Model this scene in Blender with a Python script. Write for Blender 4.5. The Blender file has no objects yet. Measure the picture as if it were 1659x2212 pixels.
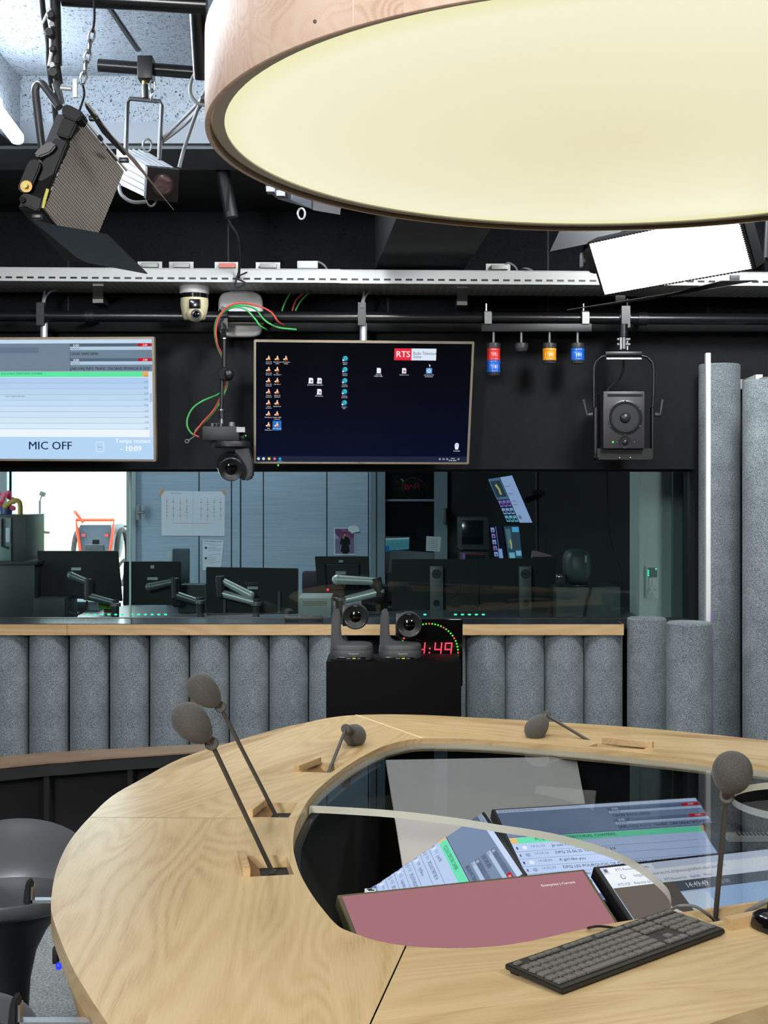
import bpy, bmesh, math, random
from mathutils import Vector, Matrix
random.seed(7)
S = bpy.context.scene
COL = S.collection
F, CX, HY, CAMZ = 2850.0, 829.5, 1060.0, 1.525
R = math.radians

# ------------------------------------------------------------------ helpers
def at(px, py, d):                     # point seen at a pixel, at a given distance into the room
    return Vector(((px-CX)/F*d, d, CAMZ-(py-HY)/F*d))
def on(px, py, z):                     # point seen at a pixel, on the level plane z
    d = (CAMZ-z)*F/(py-HY)
    return Vector(((px-CX)/F*d, d, z))
def lin(c):
    c /= 255.0
    return c/12.92 if c <= 0.04045 else ((c+0.055)/1.055)**2.4
def rgb(c, k=1.0): return (lin(c[0])*k, lin(c[1])*k, lin(c[2])*k, 1)

MATS = {}
def mat(name, c=(128,128,128), rough=0.5, metal=0.0, spec=0.5, emit=None, es=1.0, coat=0.0, sheen=0.0):
    if name in MATS: return MATS[name]
    m = bpy.data.materials.new(name); m.use_nodes = True
    b = m.node_tree.nodes['Principled BSDF']
    b.inputs['Base Color'].default_value = rgb(c)
    b.inputs['Roughness'].default_value = rough
    b.inputs['Metallic'].default_value = metal
    b.inputs['Specular IOR Level'].default_value = spec
    b.inputs['Coat Weight'].default_value = coat
    b.inputs['Sheen Weight'].default_value = sheen
    if emit:
        b.inputs['Emission Color'].default_value = rgb(emit)
        b.inputs['Emission Strength'].default_value = es
    MATS[name] = m
    return m
class NT:                              # tiny node helper
    def __init__(s, m): s.t = m.node_tree; s.n = s.t.nodes; s.b = s.n['Principled BSDF']
    def add(s, typ, **kw):
        n = s.n.new(typ)
        for k, v in kw.items():
            if k in n.inputs: n.inputs[k].default_value = v
            else: setattr(n, k, v)
        return n
    def link(s, a, b): s.t.links.new(a, b)
    def ramp(s, fac, stops):
        r = s.n.new('ShaderNodeValToRGB'); e = r.color_ramp.elements
        while len(e) < len(stops): e.new(0.5)
        for el, (p, c) in zip(e, stops): el.position = p; el.color = rgb(c)
        s.link(fac, r.inputs[0]); return r.outputs[0]
    def coords(s, scale=(1,1,1), rot=(0,0,0)):
        tc = s.n.new('ShaderNodeTexCoord'); mp = s.n.new('ShaderNodeMapping')
        mp.inputs['Scale'].default_value = scale; mp.inputs['Rotation'].default_value = rot
        s.link(tc.outputs['Object'], mp.inputs[0]); return mp.outputs[0]
    def bump(s, h, strength, dist=0.002):
        b = s.n.new('ShaderNodeBump'); b.inputs['Strength'].default_value = strength; b.inputs['Distance'].default_value = dist
        s.link(h, b.inputs['Height']); s.link(b.outputs[0], s.b.inputs['Normal'])

def wood(name, ang, light, mid, dark, rough=0.38, plank=0.16, spec=0.5, scale=1.0, rot=None):
    m = mat(name, mid, rough, spec=spec); t = NT(m)
    # grain axis = local x after rotating by -ang
    tc = t.n.new('ShaderNodeTexCoord'); mp0 = t.add('ShaderNodeMapping'); mp0.inputs['Rotation'].default_value = rot or (0,0,-ang)
    t.link(tc.outputs['Object'], mp0.inputs[0])
    mp = t.add('ShaderNodeMapping'); mp.inputs['Scale'].default_value = (1.1*scale, 7*scale, 7*scale)
    t.link(mp0.outputs[0], mp.inputs[0])
    sep = t.add('ShaderNodeSeparateXYZ'); t.link(mp0.outputs[0], sep.inputs[0])
    dv = t.add('ShaderNodeMath', operation='DIVIDE'); t.link(sep.outputs[1], dv.inputs[0]); dv.inputs[1].default_value = plank
    fl = t.add('ShaderNodeMath', operation='FLOOR'); t.link(dv.outputs[0], fl.inputs[0])
    wn = t.add('ShaderNodeTexWhiteNoise', noise_dimensions='1D'); t.link(fl.outputs[0], wn.inputs['W'])
    off = t.add('ShaderNodeVectorMath', operation='MULTIPLY_ADD'); t.link(wn.outputs['Color'], off.inputs[0])
    off.inputs[1].default_value = (9, 9, 9); t.link(mp.outputs[0], off.inputs[2])
    n1 = t.add('ShaderNodeTexNoise', Scale=0.75, Detail=1.6, Roughness=0.45, Distortion=0.35); t.link(off.outputs[0], n1.inputs['Vector'])
    ml = t.add('ShaderNodeMath', operation='MULTIPLY'); t.link(n1.outputs['Fac'], ml.inputs[0]); ml.inputs[1].default_value = 105.0
    sn = t.add('ShaderNodeMath', operation='SINE'); t.link(ml.outputs[0], sn.inputs[0])
    ms = t.add('ShaderNodeMapping'); ms.inputs['Scale'].default_value = (7*scale, 130*scale, 130*scale); t.link(mp0.outputs[0], ms.inputs[0])
    n2 = t.add('ShaderNodeTexNoise', Scale=2.0, Detail=3.0); t.link(ms.outputs[0], n2.inputs['Vector'])
    n3 = t.add('ShaderNodeTexNoise', Scale=0.5, Detail=2.0); t.link(off.outputs[0], n3.inputs['Vector'])
    f2 = t.add('ShaderNodeMath', operation='MULTIPLY_ADD'); t.link(n2.outputs['Fac'], f2.inputs[0]); f2.inputs[1].default_value = 0.45; t.link(n3.outputs['Fac'], f2.inputs[2])
    f3 = t.add('ShaderNodeMath', operation='MULTIPLY_ADD'); t.link(f2.outputs[0], f3.inputs[0]); f3.inputs[1].default_value = 0.7; f3.inputs[2].default_value = -0.02
    a1 = t.add('ShaderNodeMath', operation='MULTIPLY_ADD'); t.link(sn.outputs[0], a1.inputs[0]); a1.inputs[1].default_value = 0.075
    t.link(f3.outputs[0], a1.inputs[2])
    a2 = t.add('ShaderNodeMath', operation='MULTIPLY_ADD'); t.link(wn.outputs['Value'], a2.inputs[0]); a2.inputs[1].default_value = 0.12
    t.link(a1.outputs[0], a2.inputs[2])
    c = t.ramp(a2.outputs[0], [(0.30, dark), (0.52, mid), (0.80, light)])
    t.link(c, t.b.inputs['Base Color'])
    t.bump(a1.outputs[0], 0.05, 0.001)
    return m
def felt(name, light, dark, sc=330):
    m = mat(name, light, 0.95, spec=0.1, sheen=0.15); t = NT(m); v = t.coords()
    n = t.add('ShaderNodeTexNoise', Scale=float(sc), Detail=3.0, Roughness=0.75); t.link(v, n.inputs['Vector'])
    n2 = t.add('ShaderNodeTexNoise', Scale=9.0, Detail=2.0); t.link(v, n2.inputs['Vector'])
    a = t.add('ShaderNodeMath', operation='MULTIPLY_ADD'); t.link(n2.outputs['Fac'], a.inputs[0]); a.inputs[1].default_value = 0.18; t.link(n.outputs['Fac'], a.inputs[2])
    t.link(t.ramp(a.outputs[0], [(0.42, dark), (0.60, tuple((p+q)/2+6 for p, q in zip(light, dark))), (0.78, light)]), t.b.inputs['Base Color'])
    t.bump(n.outputs['Fac'], 0.35, 0.003)
    return m
def woodwool(name, light, dark, thr=0.40, sc=40):
    m = mat(name, light, 0.9, spec=0.2); t = NT(m); v = t.coords()
    n = t.add('ShaderNodeTexNoise', Scale=float(sc), Detail=5.0, Roughness=0.62, Distortion=2.2); t.link(v, n.inputs['Vector'])
    t.link(t.ramp(n.outputs['Fac'], [(thr-0.05, dark), (thr+0.01, tuple(x*0.93 for x in light)), (0.75, light)]), t.b.inputs['Base Color'])
    t.bump(n.outputs['Fac'], 0.6, 0.006)
    return m
def noisy(name, c1, c2, sc=60, rough=0.6, bump=0.0, spec=0.4):
    m = mat(name, c1, rough, spec=spec); t = NT(m); v = t.coords()
    n = t.add('ShaderNodeTexNoise', Scale=float(sc), Detail=4.0); t.link(v, n.inputs['Vector'])
    t.link(t.ramp(n.outputs['Fac'], [(0.35, c2), (0.65, c1)]), t.b.inputs['Base Color'])
    if bump: t.bump(n.outputs['Fac'], bump, 0.002)
    return m
def clear(name, tint, ior=1.49, rough=0.0):
    m = bpy.data.materials.new(name); m.use_nodes = True; t = m.node_tree; t.nodes.clear()
    o = t.nodes.new('ShaderNodeOutputMaterial'); mx = t.nodes.new('ShaderNodeMixShader')
    tr = t.nodes.new('ShaderNodeBsdfTransparent'); tr.inputs[0].default_value = (*tint, 1)
    gl = t.nodes.new('ShaderNodeBsdfGlossy'); gl.inputs['Roughness'].default_value = rough
    fr = t.nodes.new('ShaderNodeFresnel'); fr.inputs[0].default_value = ior
    ge = t.nodes.new('ShaderNodeNewGeometry'); mu = t.nodes.new('ShaderNodeMath'); mu.operation = 'MULTIPLY_ADD'; mu.inputs[1].default_value = -1; mu.inputs[2].default_value = 1
    t.links.new(ge.outputs['Backfacing'], mu.inputs[0]); m2 = t.nodes.new('ShaderNodeMath'); m2.operation = 'MULTIPLY'; t.links.new(mu.outputs[0], m2.inputs[0]); t.links.new(fr.outputs[0], m2.inputs[1])
    t.links.new(m2.outputs[0], mx.inputs[0]); t.links.new(tr.outputs[0], mx.inputs[1]); t.links.new(gl.outputs[0], mx.inputs[2]); t.links.new(mx.outputs[0], o.inputs[0])
    MATS[name] = m
    return m

class MB:                              # collects shapes into ONE mesh
    def __init__(s, M=None): s.bm = bmesh.new(); s.M = M or Matrix()
    def _take(s, tb, m, M=None):
        T = s.M @ M if M is not None else s.M
        vs = [s.bm.verts.new(T @ v.co) for v in tb.verts]
        tb.verts.index_update()
        for f in tb.faces:
            try: g = s.bm.faces.new([vs[v.index] for v in f.verts]); g.material_index = m
            except ValueError: pass
        tb.free()
    def face(s, pts, m=0):
        f = s.bm.faces.new([s.bm.verts.new(s.M @ Vector(p)) for p in pts]); f.material_index = m
    def box(s, c, d, m=0, bev=0.0, M=None, seg=2):
        tb = bmesh.new(); bmesh.ops.create_cube(tb, size=1)
        for v in tb.verts: v.co = Vector((v.co.x*d[0], v.co.y*d[1], v.co.z*d[2]))
        if bev: bmesh.ops.bevel(tb, geom=list(tb.edges), offset=bev, segments=seg, affect='EDGES', profile=0.6)
        s._take(tb, m, Matrix.Translation(c) @ (M or Matrix())); return s
    def lohi(s, a, b, m=0, bev=0.0):
        a, b = Vector(a), Vector(b)
        return s.box((a+b)/2, [abs(x) for x in (b-a)], m, bev)
    def loft(s, rings, m=0, cap=True, closed=True):
        V = [[s.bm.verts.new(s.M @ Vector(p)) for p in r] for r in rings]; n = len(V[0])
        for a, b in zip(V, V[1:]):
            for i in range(n if closed else n-1):
                j = (i+1) % n
                f = s.bm.faces.new((a[i], a[j], b[j], b[i])); f.material_index = m
        if cap and closed:
            f = s.bm.faces.new(list(reversed(V[0]))); f.material_index = m
            f = s.bm.faces.new(V[-1]); f.material_index = m
        return s
    def frame(s, p0, p1):
        z = (Vector(p1)-Vector(p0)).normalized()
        x = z.orthogonal().normalized(); y = z.cross(x)
        return x, y, z
    def lathe(s, p0, p1, prof, seg=24, m=0, cap=True):   # prof: (distance along p0->p1 in metres, radius)
        x, y, z = s.frame(p0, p1); p0 = Vector(p0)
        return s.loft([[p0+z*h+(x*math.cos(a)+y*math.sin(a))*r for a in [2*math.pi*i/seg for i in range(seg)]] for h, r in prof], m, cap)
    def cyl(s, p0, p1, r, r1=None, seg=18, m=0, bev=0.0):
        L = (Vector(p1)-Vector(p0)).length; r1 = r if r1 is None else r1
        pr = [(0, r), (L, r1)] if not bev else [(0, r-bev), (bev, r), (L-bev, r1), (L, r1-bev)]
        return s.lathe(p0, p1, pr, seg, m)
    def tube(s, path, r, seg=10, m=0, smooth=0):
        P = [Vector(p) for p in path]
        if smooth: P = spline(P, smooth)
        T = [((P[min(i+1, len(P)-1)]-P[max(i-1, 0)]).normalized()) for i in range(len(P))]
        x = T[0].orthogonal().normalized(); rings = []
        for p, t in zip(P, T):
            x = (x - t*x.dot(t)).normalized(); y = t.cross(x)
            rings.append([p+(x*math.cos(a)+y*math.sin(a))*r for a in [2*math.pi*i/seg for i in range(seg)]])
        return s.loft(rings, m)
    def ball(s, c, r, m=0, u=20, v=12, M=None):
        r = r if hasattr(r, '__len__') else (r, r, r)
        tb = bmesh.new(); bmesh.ops.create_uvsphere(tb, u_segments=u, v_segments=v, radius=1)
        for q in tb.verts: q.co = Vector((q.co.x*r[0], q.co.y*r[1], q.co.z*r[2]))
        s._take(tb, m, Matrix.Translation(c) @ (M or Matrix())); return s
    def prism(s, poly, ext, m=0, bev=0.0):   # polygon of 3-D points pushed along the vector ext
        tb = bmesh.new(); ext = Vector(ext)
        f = tb.faces.new([tb.verts.new(Vector(p)) for p in poly])
        r = bmesh.ops.extrude_face_region(tb, geom=[f])
        for g in r['geom']:
            if isinstance(g, bmesh.types.BMVert): g.co += ext
        bmesh.ops.recalc_face_normals(tb, faces=list(tb.faces))
        if bev: bmesh.ops.bevel(tb, geom=list(tb.edges), offset=bev, segments=2, affect='EDGES')
        s._take(tb, m); return s
    def slab(s, q, th, m=0, bev=0.0):        # quad given by its front corners, pushed back by th
        q = [Vector(p) for p in q]; n = (q[1]-q[0]).cross(q[3]-q[0]).normalized()
        return s.prism(q, n*th, m, bev)
    def build(s, name, mats, parent=None, smooth=38, recalc=True, **tags):
        if recalc: bmesh.ops.recalc_face_normals(s.bm, faces=list(s.bm.faces))
        off = WL.get(parent, Vector()) if parent else tags.pop('loc', None)
        if off is None:
            lo = [min(v.co[i] for v in s.bm.verts) for i in range(3)]; hi = [max(v.co[i] for v in s.bm.verts) for i in range(3)]
            off = Vector(((lo[0]+hi[0])/2, (lo[1]+hi[1])/2, lo[2]))
        off = Vector(off); tags.pop('loc', None)
        for v in s.bm.verts: v.co -= off
        me = bpy.data.meshes.new(name); s.bm.to_mesh(me); s.bm.free()
        for m in (mats if isinstance(mats, (list, tuple)) else [mats]): me.materials.append(m if not isinstance(m, str) else MATS[m])
        if smooth:
            me.polygons.foreach_set('use_smooth', [True]*len(me.polygons)); me.set_sharp_from_angle(angle=R(smooth))
        o = bpy.data.objects.new(name, me); COL.objects.link(o)
        if parent: o.parent = parent
        else: o.location = off
        WL[o] = off
        for k, v in tags.items(): o[k] = v
        return o
WL = {}
def spline(P, n, closed=False):
    P = [Vector(p) for p in P]; out = []; N = len(P)
    for i in range(N if closed else N-1):
        if closed: a, b, c, d = P[(i-1) % N], P[i], P[(i+1) % N], P[(i+2) % N]
        else: a, b, c, d = P[max(i-1, 0)], P[i], P[i+1], P[min(i+2, N-1)]
        for k in range(n):
            t = k/n
            out.append(0.5*((2*b)+(c-a)*t+(2*a-5*b+4*c-d)*t*t+(3*b-a-3*c+d)*t**3))
    if not closed: out.append(P[-1])
    return out
def thing(name, label, cat, loc, group=None):
    o = bpy.data.objects.new(name, None); o.empty_display_size = 0.05; COL.objects.link(o)
    o.location = Vector(loc); WL[o] = Vector(loc); o['label'] = label; o['category'] = cat
    if group: o['group'] = group
    return o
def T(label, cat, group=None):
    d = {'label': label, 'category': cat}
    if group: d['group'] = group
    return d
ST = {'kind': 'structure'}
def axes(o, x, y, z):
    M = Matrix((x, y, z)).transposed().to_4x4(); M.translation = o; return M

_glyph = {}
def glyphs(txt):
    if txt in _glyph: return _glyph[txt]
    cu = bpy.data.curves.new('t', 'FONT'); cu.body = txt; cu.size = 1.0; cu.resolution_u = 2
    o = bpy.data.objects.new('t', cu); me = o.to_mesh()
    vs = [(v.co.x, v.co.y) for v in me.vertices]; fs = [tuple(p.vertices) for p in me.polygons]
    o.to_mesh_clear(); bpy.data.objects.remove(o); bpy.data.curves.remove(cu)
    _glyph[txt] = (vs, fs); return _glyph[txt]
class Canvas:                          # flat artwork on a screen or sheet: w x h units on a quad TL,TR,BR,BL
    def __init__(s, quad, w, h, base, lift=0.0006, emit=True, es=1.0):
        s.q = [Vector(p) for p in quad]; s.w, s.h = w, h; s.emit, s.es = emit, es
        s.n = (s.q[3]-s.q[0]).cross(s.q[1]-s.q[0]).normalized()
        s.mb = MB(); s.mats = []; s.idx = {}; s.k = 0; s.lift = lift
        if base: s.rect(0, 0, w, h, base)
    def P(s, x, y, k):
        u, v = x/s.w, y/s.h; a, b, c, d = s.q
        return a*(1-u)*(1-v)+b*u*(1-v)+c*u*v+d*(1-u)*v+s.n*(s.lift*k)
    def m(s, c):
        c = tuple(int(x) for x in c)
        if c not in s.idx:
            s.idx[c] = len(s.mats)
            nm = ('screen' if s.emit else 'print')+'_%02x%02x%02x_%d' % (*c, round(s.es*100))
            s.mats.append(mat(nm, (3,3,4), 0.18, spec=0.05, emit=c, es=s.es) if s.emit else mat(nm, c, 0.7, spec=0.2))
        return s.idx[c]
    def poly(s, pts, c, k=None):
        if k is None: s.k += 1; k = min(s.k, 3)
        s.mb.face([s.P(x, y, k) for x, y in pts], s.m(c))
    def rect(s, x, y, w, h, c, k=None): s.poly([(x, y), (x+w, y), (x+w, y+h), (x, y+h)], c, k)
    def grad(s, x, y, w, h, cs, k=None):
        n = len(cs)
        for i, c in enumerate(cs): s.rect(x, y+h*i/n, w, h/n, c, k)
    def disc(s, x, y, r, c, k=4, n=20): s.poly([(x+r*math.cos(2*math.pi*i/n), y+r*math.sin(2*math.pi*i/n)) for i in range(n)], c, k)
    def text(s, x, y, size, txt, c, al='l', k=6, sx=1.0, bold=0):
        vs, fs = glyphs(txt)
        if not vs: return
        wd = max(v[0] for v in vs)
        x0 = x-(wd*size*sx*(0 if al == 'l' else 0.5 if al == 'c' else 1))
        mi = s.m(c)
        for b in ([0.0] if not bold else [0.0, bold]):
            bv = [s.mb.bm.verts.new(s.P(x0+vx*size*sx+b*size, y-vy*size, k)) for vx, vy in vs]
            for f in fs:
                try: s.mb.bm.faces.new([bv[i] for i in f]).material_index = mi
                except ValueError: pass
    def build(s, name, parent, **t): return s.mb.build(name, s.mats, parent, smooth=0, recalc=False, **t)

# ------------------------------------------------------------------ materials
oakc = dict(light=(222,195,150), mid=(207,177,130), dark=(174,142,98), rough=.27, plank=.27)
oakA = wood('oak_boards_far', math.atan2(1.17, .51), **oakc)
oakB = wood('oak_boards_right', math.atan2(-.40, 1), **oakc)
oakC = wood('oak_boards_near', math.atan2(.33, 1), **oakc)
oakD = wood('oak_boards_left', math.atan2(1, -.05), **oakc)
oakE = wood('oak_edge', 0.2, (196,160,112), (186,150,104), (160,124,82), 0.45)
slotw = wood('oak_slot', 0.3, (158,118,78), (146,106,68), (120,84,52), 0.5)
lipw = wood('oak_lip', 0.9, (216,184,140), (204,172,126), (176,142,98), 0.4)
sillw = wood('oak_sill', 0.0, (214,184,140), (205,172,126), (184,150,104), 0.45, 0.5)
lampw = wood('oak_lamp', 0.0, (238,212,194), (230,198,176), (204,168,146), 0.5, 0.9, scale=1.4)
benchw = wood('walnut_ledge', 0.3, (150,122,98), (134,107,85), (112,88,68), 0.5, 0.6)
feltg = felt('grey_felt', (170,180,185), (67,76,82), 230)
felt2 = felt('dark_grey_felt', (160,168,174), (86,94,100), 300)
carpet = felt('grey_carpet', (196,198,196), (92,96,98), 120)
ceilm = woodwool('woodwool_ceiling', (118,129,138), (26,30,36), 0.43, 62)
wallww = woodwool('woodwool_black', (27,30,34), (8,9,10), 0.40, 34)
blackw = noisy('black_wall_fabric', (22,23,26), (17,18,21), 30, 0.85)
blackp = mat('black_paint', (14,14,16), 0.6)
blackc = noisy('black_ceiling', (26,27,30), (18,19,21), 5, 0.8)
soffit = mat('grey_soffit', (74,80,86), 0.8)
trimg = mat('grey_trim', (96,104,112), 0.7)
black = mat('black_metal', (20,20,22), 0.35)
pipem = mat('black_pipe', (16,17,19), 0.28)
blackmat = mat('black_plastic', (26,26,28), 0.45)
rubber = mat('black_rubber', (14,14,14), 0.8)
dgrey = mat('dark_grey_plastic', (52,52,54), 0.42)
ptzg = noisy('camera_grey', (74,74,76), (68,68,70), 200, 0.48)
grey = mat('grey_metal', (128,130,132), 0.4, 0.6)
galv = mat('galvanised_steel', (150,152,150), 0.45, 0.35)
steel = mat('polished_steel', (200,202,204), 0.25, 1.0)
brass = mat('brass', (190,160,90), 0.3, 1.0)
white = mat('white_plastic', (225,225,225), 0.4)
offw = mat('off_white_metal', (205,207,205), 0.5)
beige = mat('beige_plastic', (205,196,160), 0.45)
lens = mat('lens_glass', (5,5,7), 0.1, spec=0.35)
greycab = mat('grey_cable', (120,122,124), 0.5)
redcab = mat('red_cable', (190,70,60), 0.5)
grncab = mat('green_cable', (70,170,90), 0.5)
silver = mat('silver_arm', (205,212,210), 0.35, 0.3)
foam = felt('foam_grey', (104,101,97), (60,58,56), 700)
stemm = mat('mic_metal', (72,69,65), 0.45, 0.2)
bezel = mat('bezel_champagne', (150,138,122), 0.4, 0.4)
scrb = mat('screen_bezel', (22,22,24), 0.4)
bezo = mat('olive_bezel', (86,80,58), 0.5)
paper = mat('paper', (215,222,230), 0.8)

# =================================================================== SETTING
def struct(mb, name, m, **k): return mb.build(name, m, None, loc=(0,0,0), kind='structure', **k)
XL, XR, YB = -2.7, 2.6, -2.6
YW, YG = 6.40, 6.47
fl = MB(); fl.lohi((XL,YB,-.1), (XR,6.4,0)); struct(fl, 'floor', carpet)
# rear wall of the studio: parapet under the window, black panel above, dark woodwool at the top
w = MB(); w.lohi((XL,6.40,0), (XR,6.60,.88)); w.lohi((XL,6.36,1.629), (XR,6.60,2.34)); w.lohi((1.497,6.36,.88), (XR,6.60,1.629))
w.lohi((XL,6.30,2.285), (XR,6.36,2.335), 0, .004)
struct(w, 'wall_back', [blackw])
w = MB(); w.lohi((XL,6.44,2.34), (XR,6.60,3.4))
for i in range(6): w.lohi((-2.32+.78*i-.004, 6.436, 2.34), (-2.32+.78*i+.004, 6.442, 2.9), 1)
struct(w, 'wall_back_upper', [wallww, blackp])
w = MB(); w.lohi((XL-.1,YB,0), (XL,6.6,3.4)); struct(w, 'wall_left', blackw)
w = MB(); w.lohi((XR,YB,0), (XR+.1,6.6,3.4)); struct(w, 'wall_right', blackw)
w = MB(); w.lohi((XL,YB-.1,0), (XR,YB,3.4)); struct(w, 'wall_front', mat('grey_wall', (62,65,68), 0.8))
# ceiling: high lit field, downstand all round, low black part near the window
c = MB(); c.lohi((-1.44,YB,3.15), (XR,5.2,3.3)); struct(c, 'ceiling', ceilm)
c = MB(); c.lohi((XL,5.2,2.885), (XR,6.44,3.3)); c.lohi((XL,YB,2.885), (-1.44,5.2,3.3)); struct(c, 'ceiling_low', [blackc])
c = MB(); c.lohi((-1.46,5.17,2.97), (XR,5.2,3.15)); c.lohi((-1.44,YB,2.95), (-1.425,5.17,3.15)); struct(c, 'trim_1', [ceilm])
c = MB(); c.lohi((-1.46,5.165,2.885), (XR,5.2,2.97)); c.lohi((-1.455,YB,2.88), (-1.425,5.165,2.95)); struct(c, 'trim_2', trimg)
c = MB(); c.lohi((XL,5.2,2.872), (XR,5.54,2.885)); struct(c, 'trim_3', soffit)
c = MB()
p0, p1 = on(230,10,3.149), on(298,110,3.149)
c.prism([p0+Vector((-.006,0,0)), p0+Vector((.006,0,0)), p1+Vector((.007,0,0)), p1+Vector((-.007,0,0))], (0,0,-.003)); struct(c, 'trim_4', blackp)
# sill with oak front
s = MB(); s.lohi((XL,6.20,.897), (1.12,6.47,.9)); s.lohi((XL,6.47,.80), (XR,6.72,.855)); s.lohi((1.12,6.34,.86), (XR,6.47,.9))
struct(s, 'trim_5', mat('dark_sill', (40,46,52), 0.22))
s = MB()
xs = (145-CX)/F*6.2
s.lohi((XL,6.2,.846), (xs-.001,6.4,.897)); s.lohi((xs+.001,6.2,.846), (1.127,6.4,.897)); struct(s, 'trim_6', [sillw])
# studio window: frames and two tinted panes meeting at a vertical joint
gl = clear('window_glass', (.86,.935,.925), 1.62)
g = MB(); xj = (281-CX)/F*6.47
for a, b in ((XL, xj-.004), (xj+.004, 1.50)): g.lohi((a,6.47,.90), (b,6.48,1.63))
wn = struct(g, 'window_1', gl)
g = MB(); g.lohi((XL,6.452,1.618), (1.50,6.50,1.64)); g.lohi((1.494,6.452,.89), (1.515,6.5,1.64)); g.lohi((XL,6.462,.80), (1.5,6.5,.902))
g.build('window_frame', mat('dark_frame', (26,32,38), 0.4), wn)
g = MB(); g.lohi((xj-.004,6.468,.9), (xj+.004,6.482,1.63)); g.build('glass_joint', mat('glass_edge', (150,190,175), 0.2, spec=0.8), wn)

# =================================================================== CONTROL ROOM
YC = 9.30
c = MB(); c.lohi((-3.6,6.6,-.1), (3.0,YC+.2,0)); struct(c, 'floor_control_room', mat('control_floor', (60,66,70), 0.6))
c = MB(); c.lohi((-3.6,6.6,2.55), (3.0,YC+.2,2.7)); struct(c, 'ceiling_control_room', mat('control_ceiling', (150,155,160), 0.8))
c = MB(); c.lohi((-3.7,6.6,0), (-3.6,YC+.2,2.7)); struct(c, 'wall_control_left', mat('control_wall', (150,160,170), 0.8))
c = MB(); c.lohi((3.0,6.6,0), (3.1,YC+.2,2.7)); struct(c, 'wall_control_right', blackp)
X = lambda px, d=YC: (px-CX)/F*d
x0, x1 = X(20), X(278)
pan = mat('panel_blue_grey', (168,184,196), 0.55); t_ = NT(pan); v_ = t_.coords((1,1,60)); n_ = t_.add('ShaderNodeTexNoise', Scale=3.0, Detail=2.0); t_.link(v_, n_.inputs['Vector'])
t_.link(t_.ramp(n_.outputs['Fac'], [(0.3, (140,160,180)), (0.7, (162,180,198))]), t_.b.inputs['Base Color'])
xd, xe = X(800), X(966)
c = MB(); c.lohi((x1,YC,0), (xd,YC+.12,2.6)); c.lohi((-3.6,YC,0), (x0,YC+.12,2.6)); c.lohi((x0,YC,0), (x1,YC+.12,.55)); c.lohi((x0,YC,2.1), (x1,YC+.12,2.6))
for px in (430, 500, 520, 569, 706, 796): c.lohi((X(px)-.004,YC-.002,0), (X(px)+.004,YC+.01,2.6), 1)
c.lohi((X(502),YC-.012,0), (X(518),YC+.01,2.6), 0)
struct(c, 'wall_control_back', [pan, mat('panel_gap', (28,36,44), 0.8)])
c = MB(); c.lohi((xe,YC,0), (3.0,YC+.12,2.6)); struct(c, 'wall_control_dark', mat('dark_teal_wall', (14,22,25), 0.7))
# bright outside window with frame
c = MB()
for a, b in ((x0-.10, x0), (x1-.005, x1+.06)): c.lohi((a,YC-.06,.5), (b,YC+.06,2.15))
c.lohi((x0-.1,YC-.06,.5), (x1+.06,YC+.06,.57)); c.lohi((x0-.1,YC-.06,2.08), (x1+.06,YC+.06,2.15))
wf = struct(c, 'window_2', mat('window_frame_grey', (150,165,172), 0.5))
c = MB(); h = at(299,1107,YC-.09); c.lohi(h+Vector((-.012,-.02,-.05)), h+Vector((.012,.03,.05))); c.cyl(h+Vector((0,-.02,0)), h+Vector((.045,-.03,0)), .01); c.build('window_handle', grey, wf)
c = MB(); c.lohi((x0,YC,.57), (x1,YC+.01,2.08)); c.build('pane', clear('outside_glass', (.95,.97,.97), 1.3), wf)
# glazed door in the back wall
c = MB(); c.lohi((xd,YC-.03,0), (X(832),YC+.08,2.6)); c.lohi((X(938),YC-.03,0), (xe,YC+.08,2.6)); c.lohi((X(832),YC-.03,0), (X(938),YC+.08,.62)); c.lohi((X(832),YC-.03,2.25), (X(938),YC+.08,2.6))
c.lohi((X(812),YC-.034,0), (X(814),YC+.08,2.6), 1)
dr = struct(c, 'door_1', [mat('door_frame', (112,128,140), 0.5), MATS['panel_gap']])
c = MB(); h = at(960,1113,YC-.06); c.lohi(h+Vector((-.012,-.02,-.055)), h+Vector((.012,.03,.055)), 0, .004); c.build('door_handle', grey, dr)
c = MB(); c.lohi((X(832),YC+.02,.62), (X(938),YC+.03,2.25)); c.build('door_pane', mat('dark_glass', (10,18,20), 0.05, spec=0.6), dr)
c = MB(); c.lohi((X(832),YC+.005,CAMZ-.075), (X(938),YC+.02,CAMZ-.06)); c.build('door_bar', MATS['door_frame'], dr)
# pillar on the right with its dark reveal
c = MB(); d = 7.7
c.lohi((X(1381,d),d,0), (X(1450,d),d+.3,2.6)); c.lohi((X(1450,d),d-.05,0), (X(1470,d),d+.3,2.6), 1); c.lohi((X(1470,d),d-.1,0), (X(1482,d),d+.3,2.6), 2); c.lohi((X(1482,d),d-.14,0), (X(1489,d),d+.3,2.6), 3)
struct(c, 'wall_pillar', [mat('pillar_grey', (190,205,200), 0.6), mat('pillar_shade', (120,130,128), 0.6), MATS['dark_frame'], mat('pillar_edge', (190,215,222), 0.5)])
# outdoors: pale gravel and a slope of grass
c = MB(); c.face([(-9,YC+.12,.2), (6,YC+.12,.2), (6,16,.5), (-9,16,.5)]); c.face([(-9,16,.5), (6,16,.5), (6,40,3.2), (-9,40,3.2)], 1)
struct(c, 'ground', [noisy('pale_gravel', (225,222,215), (205,203,196), 30, 0.9), noisy('sunlit_grass', (176,196,150), (160,184,132), 8, 0.9)])

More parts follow.
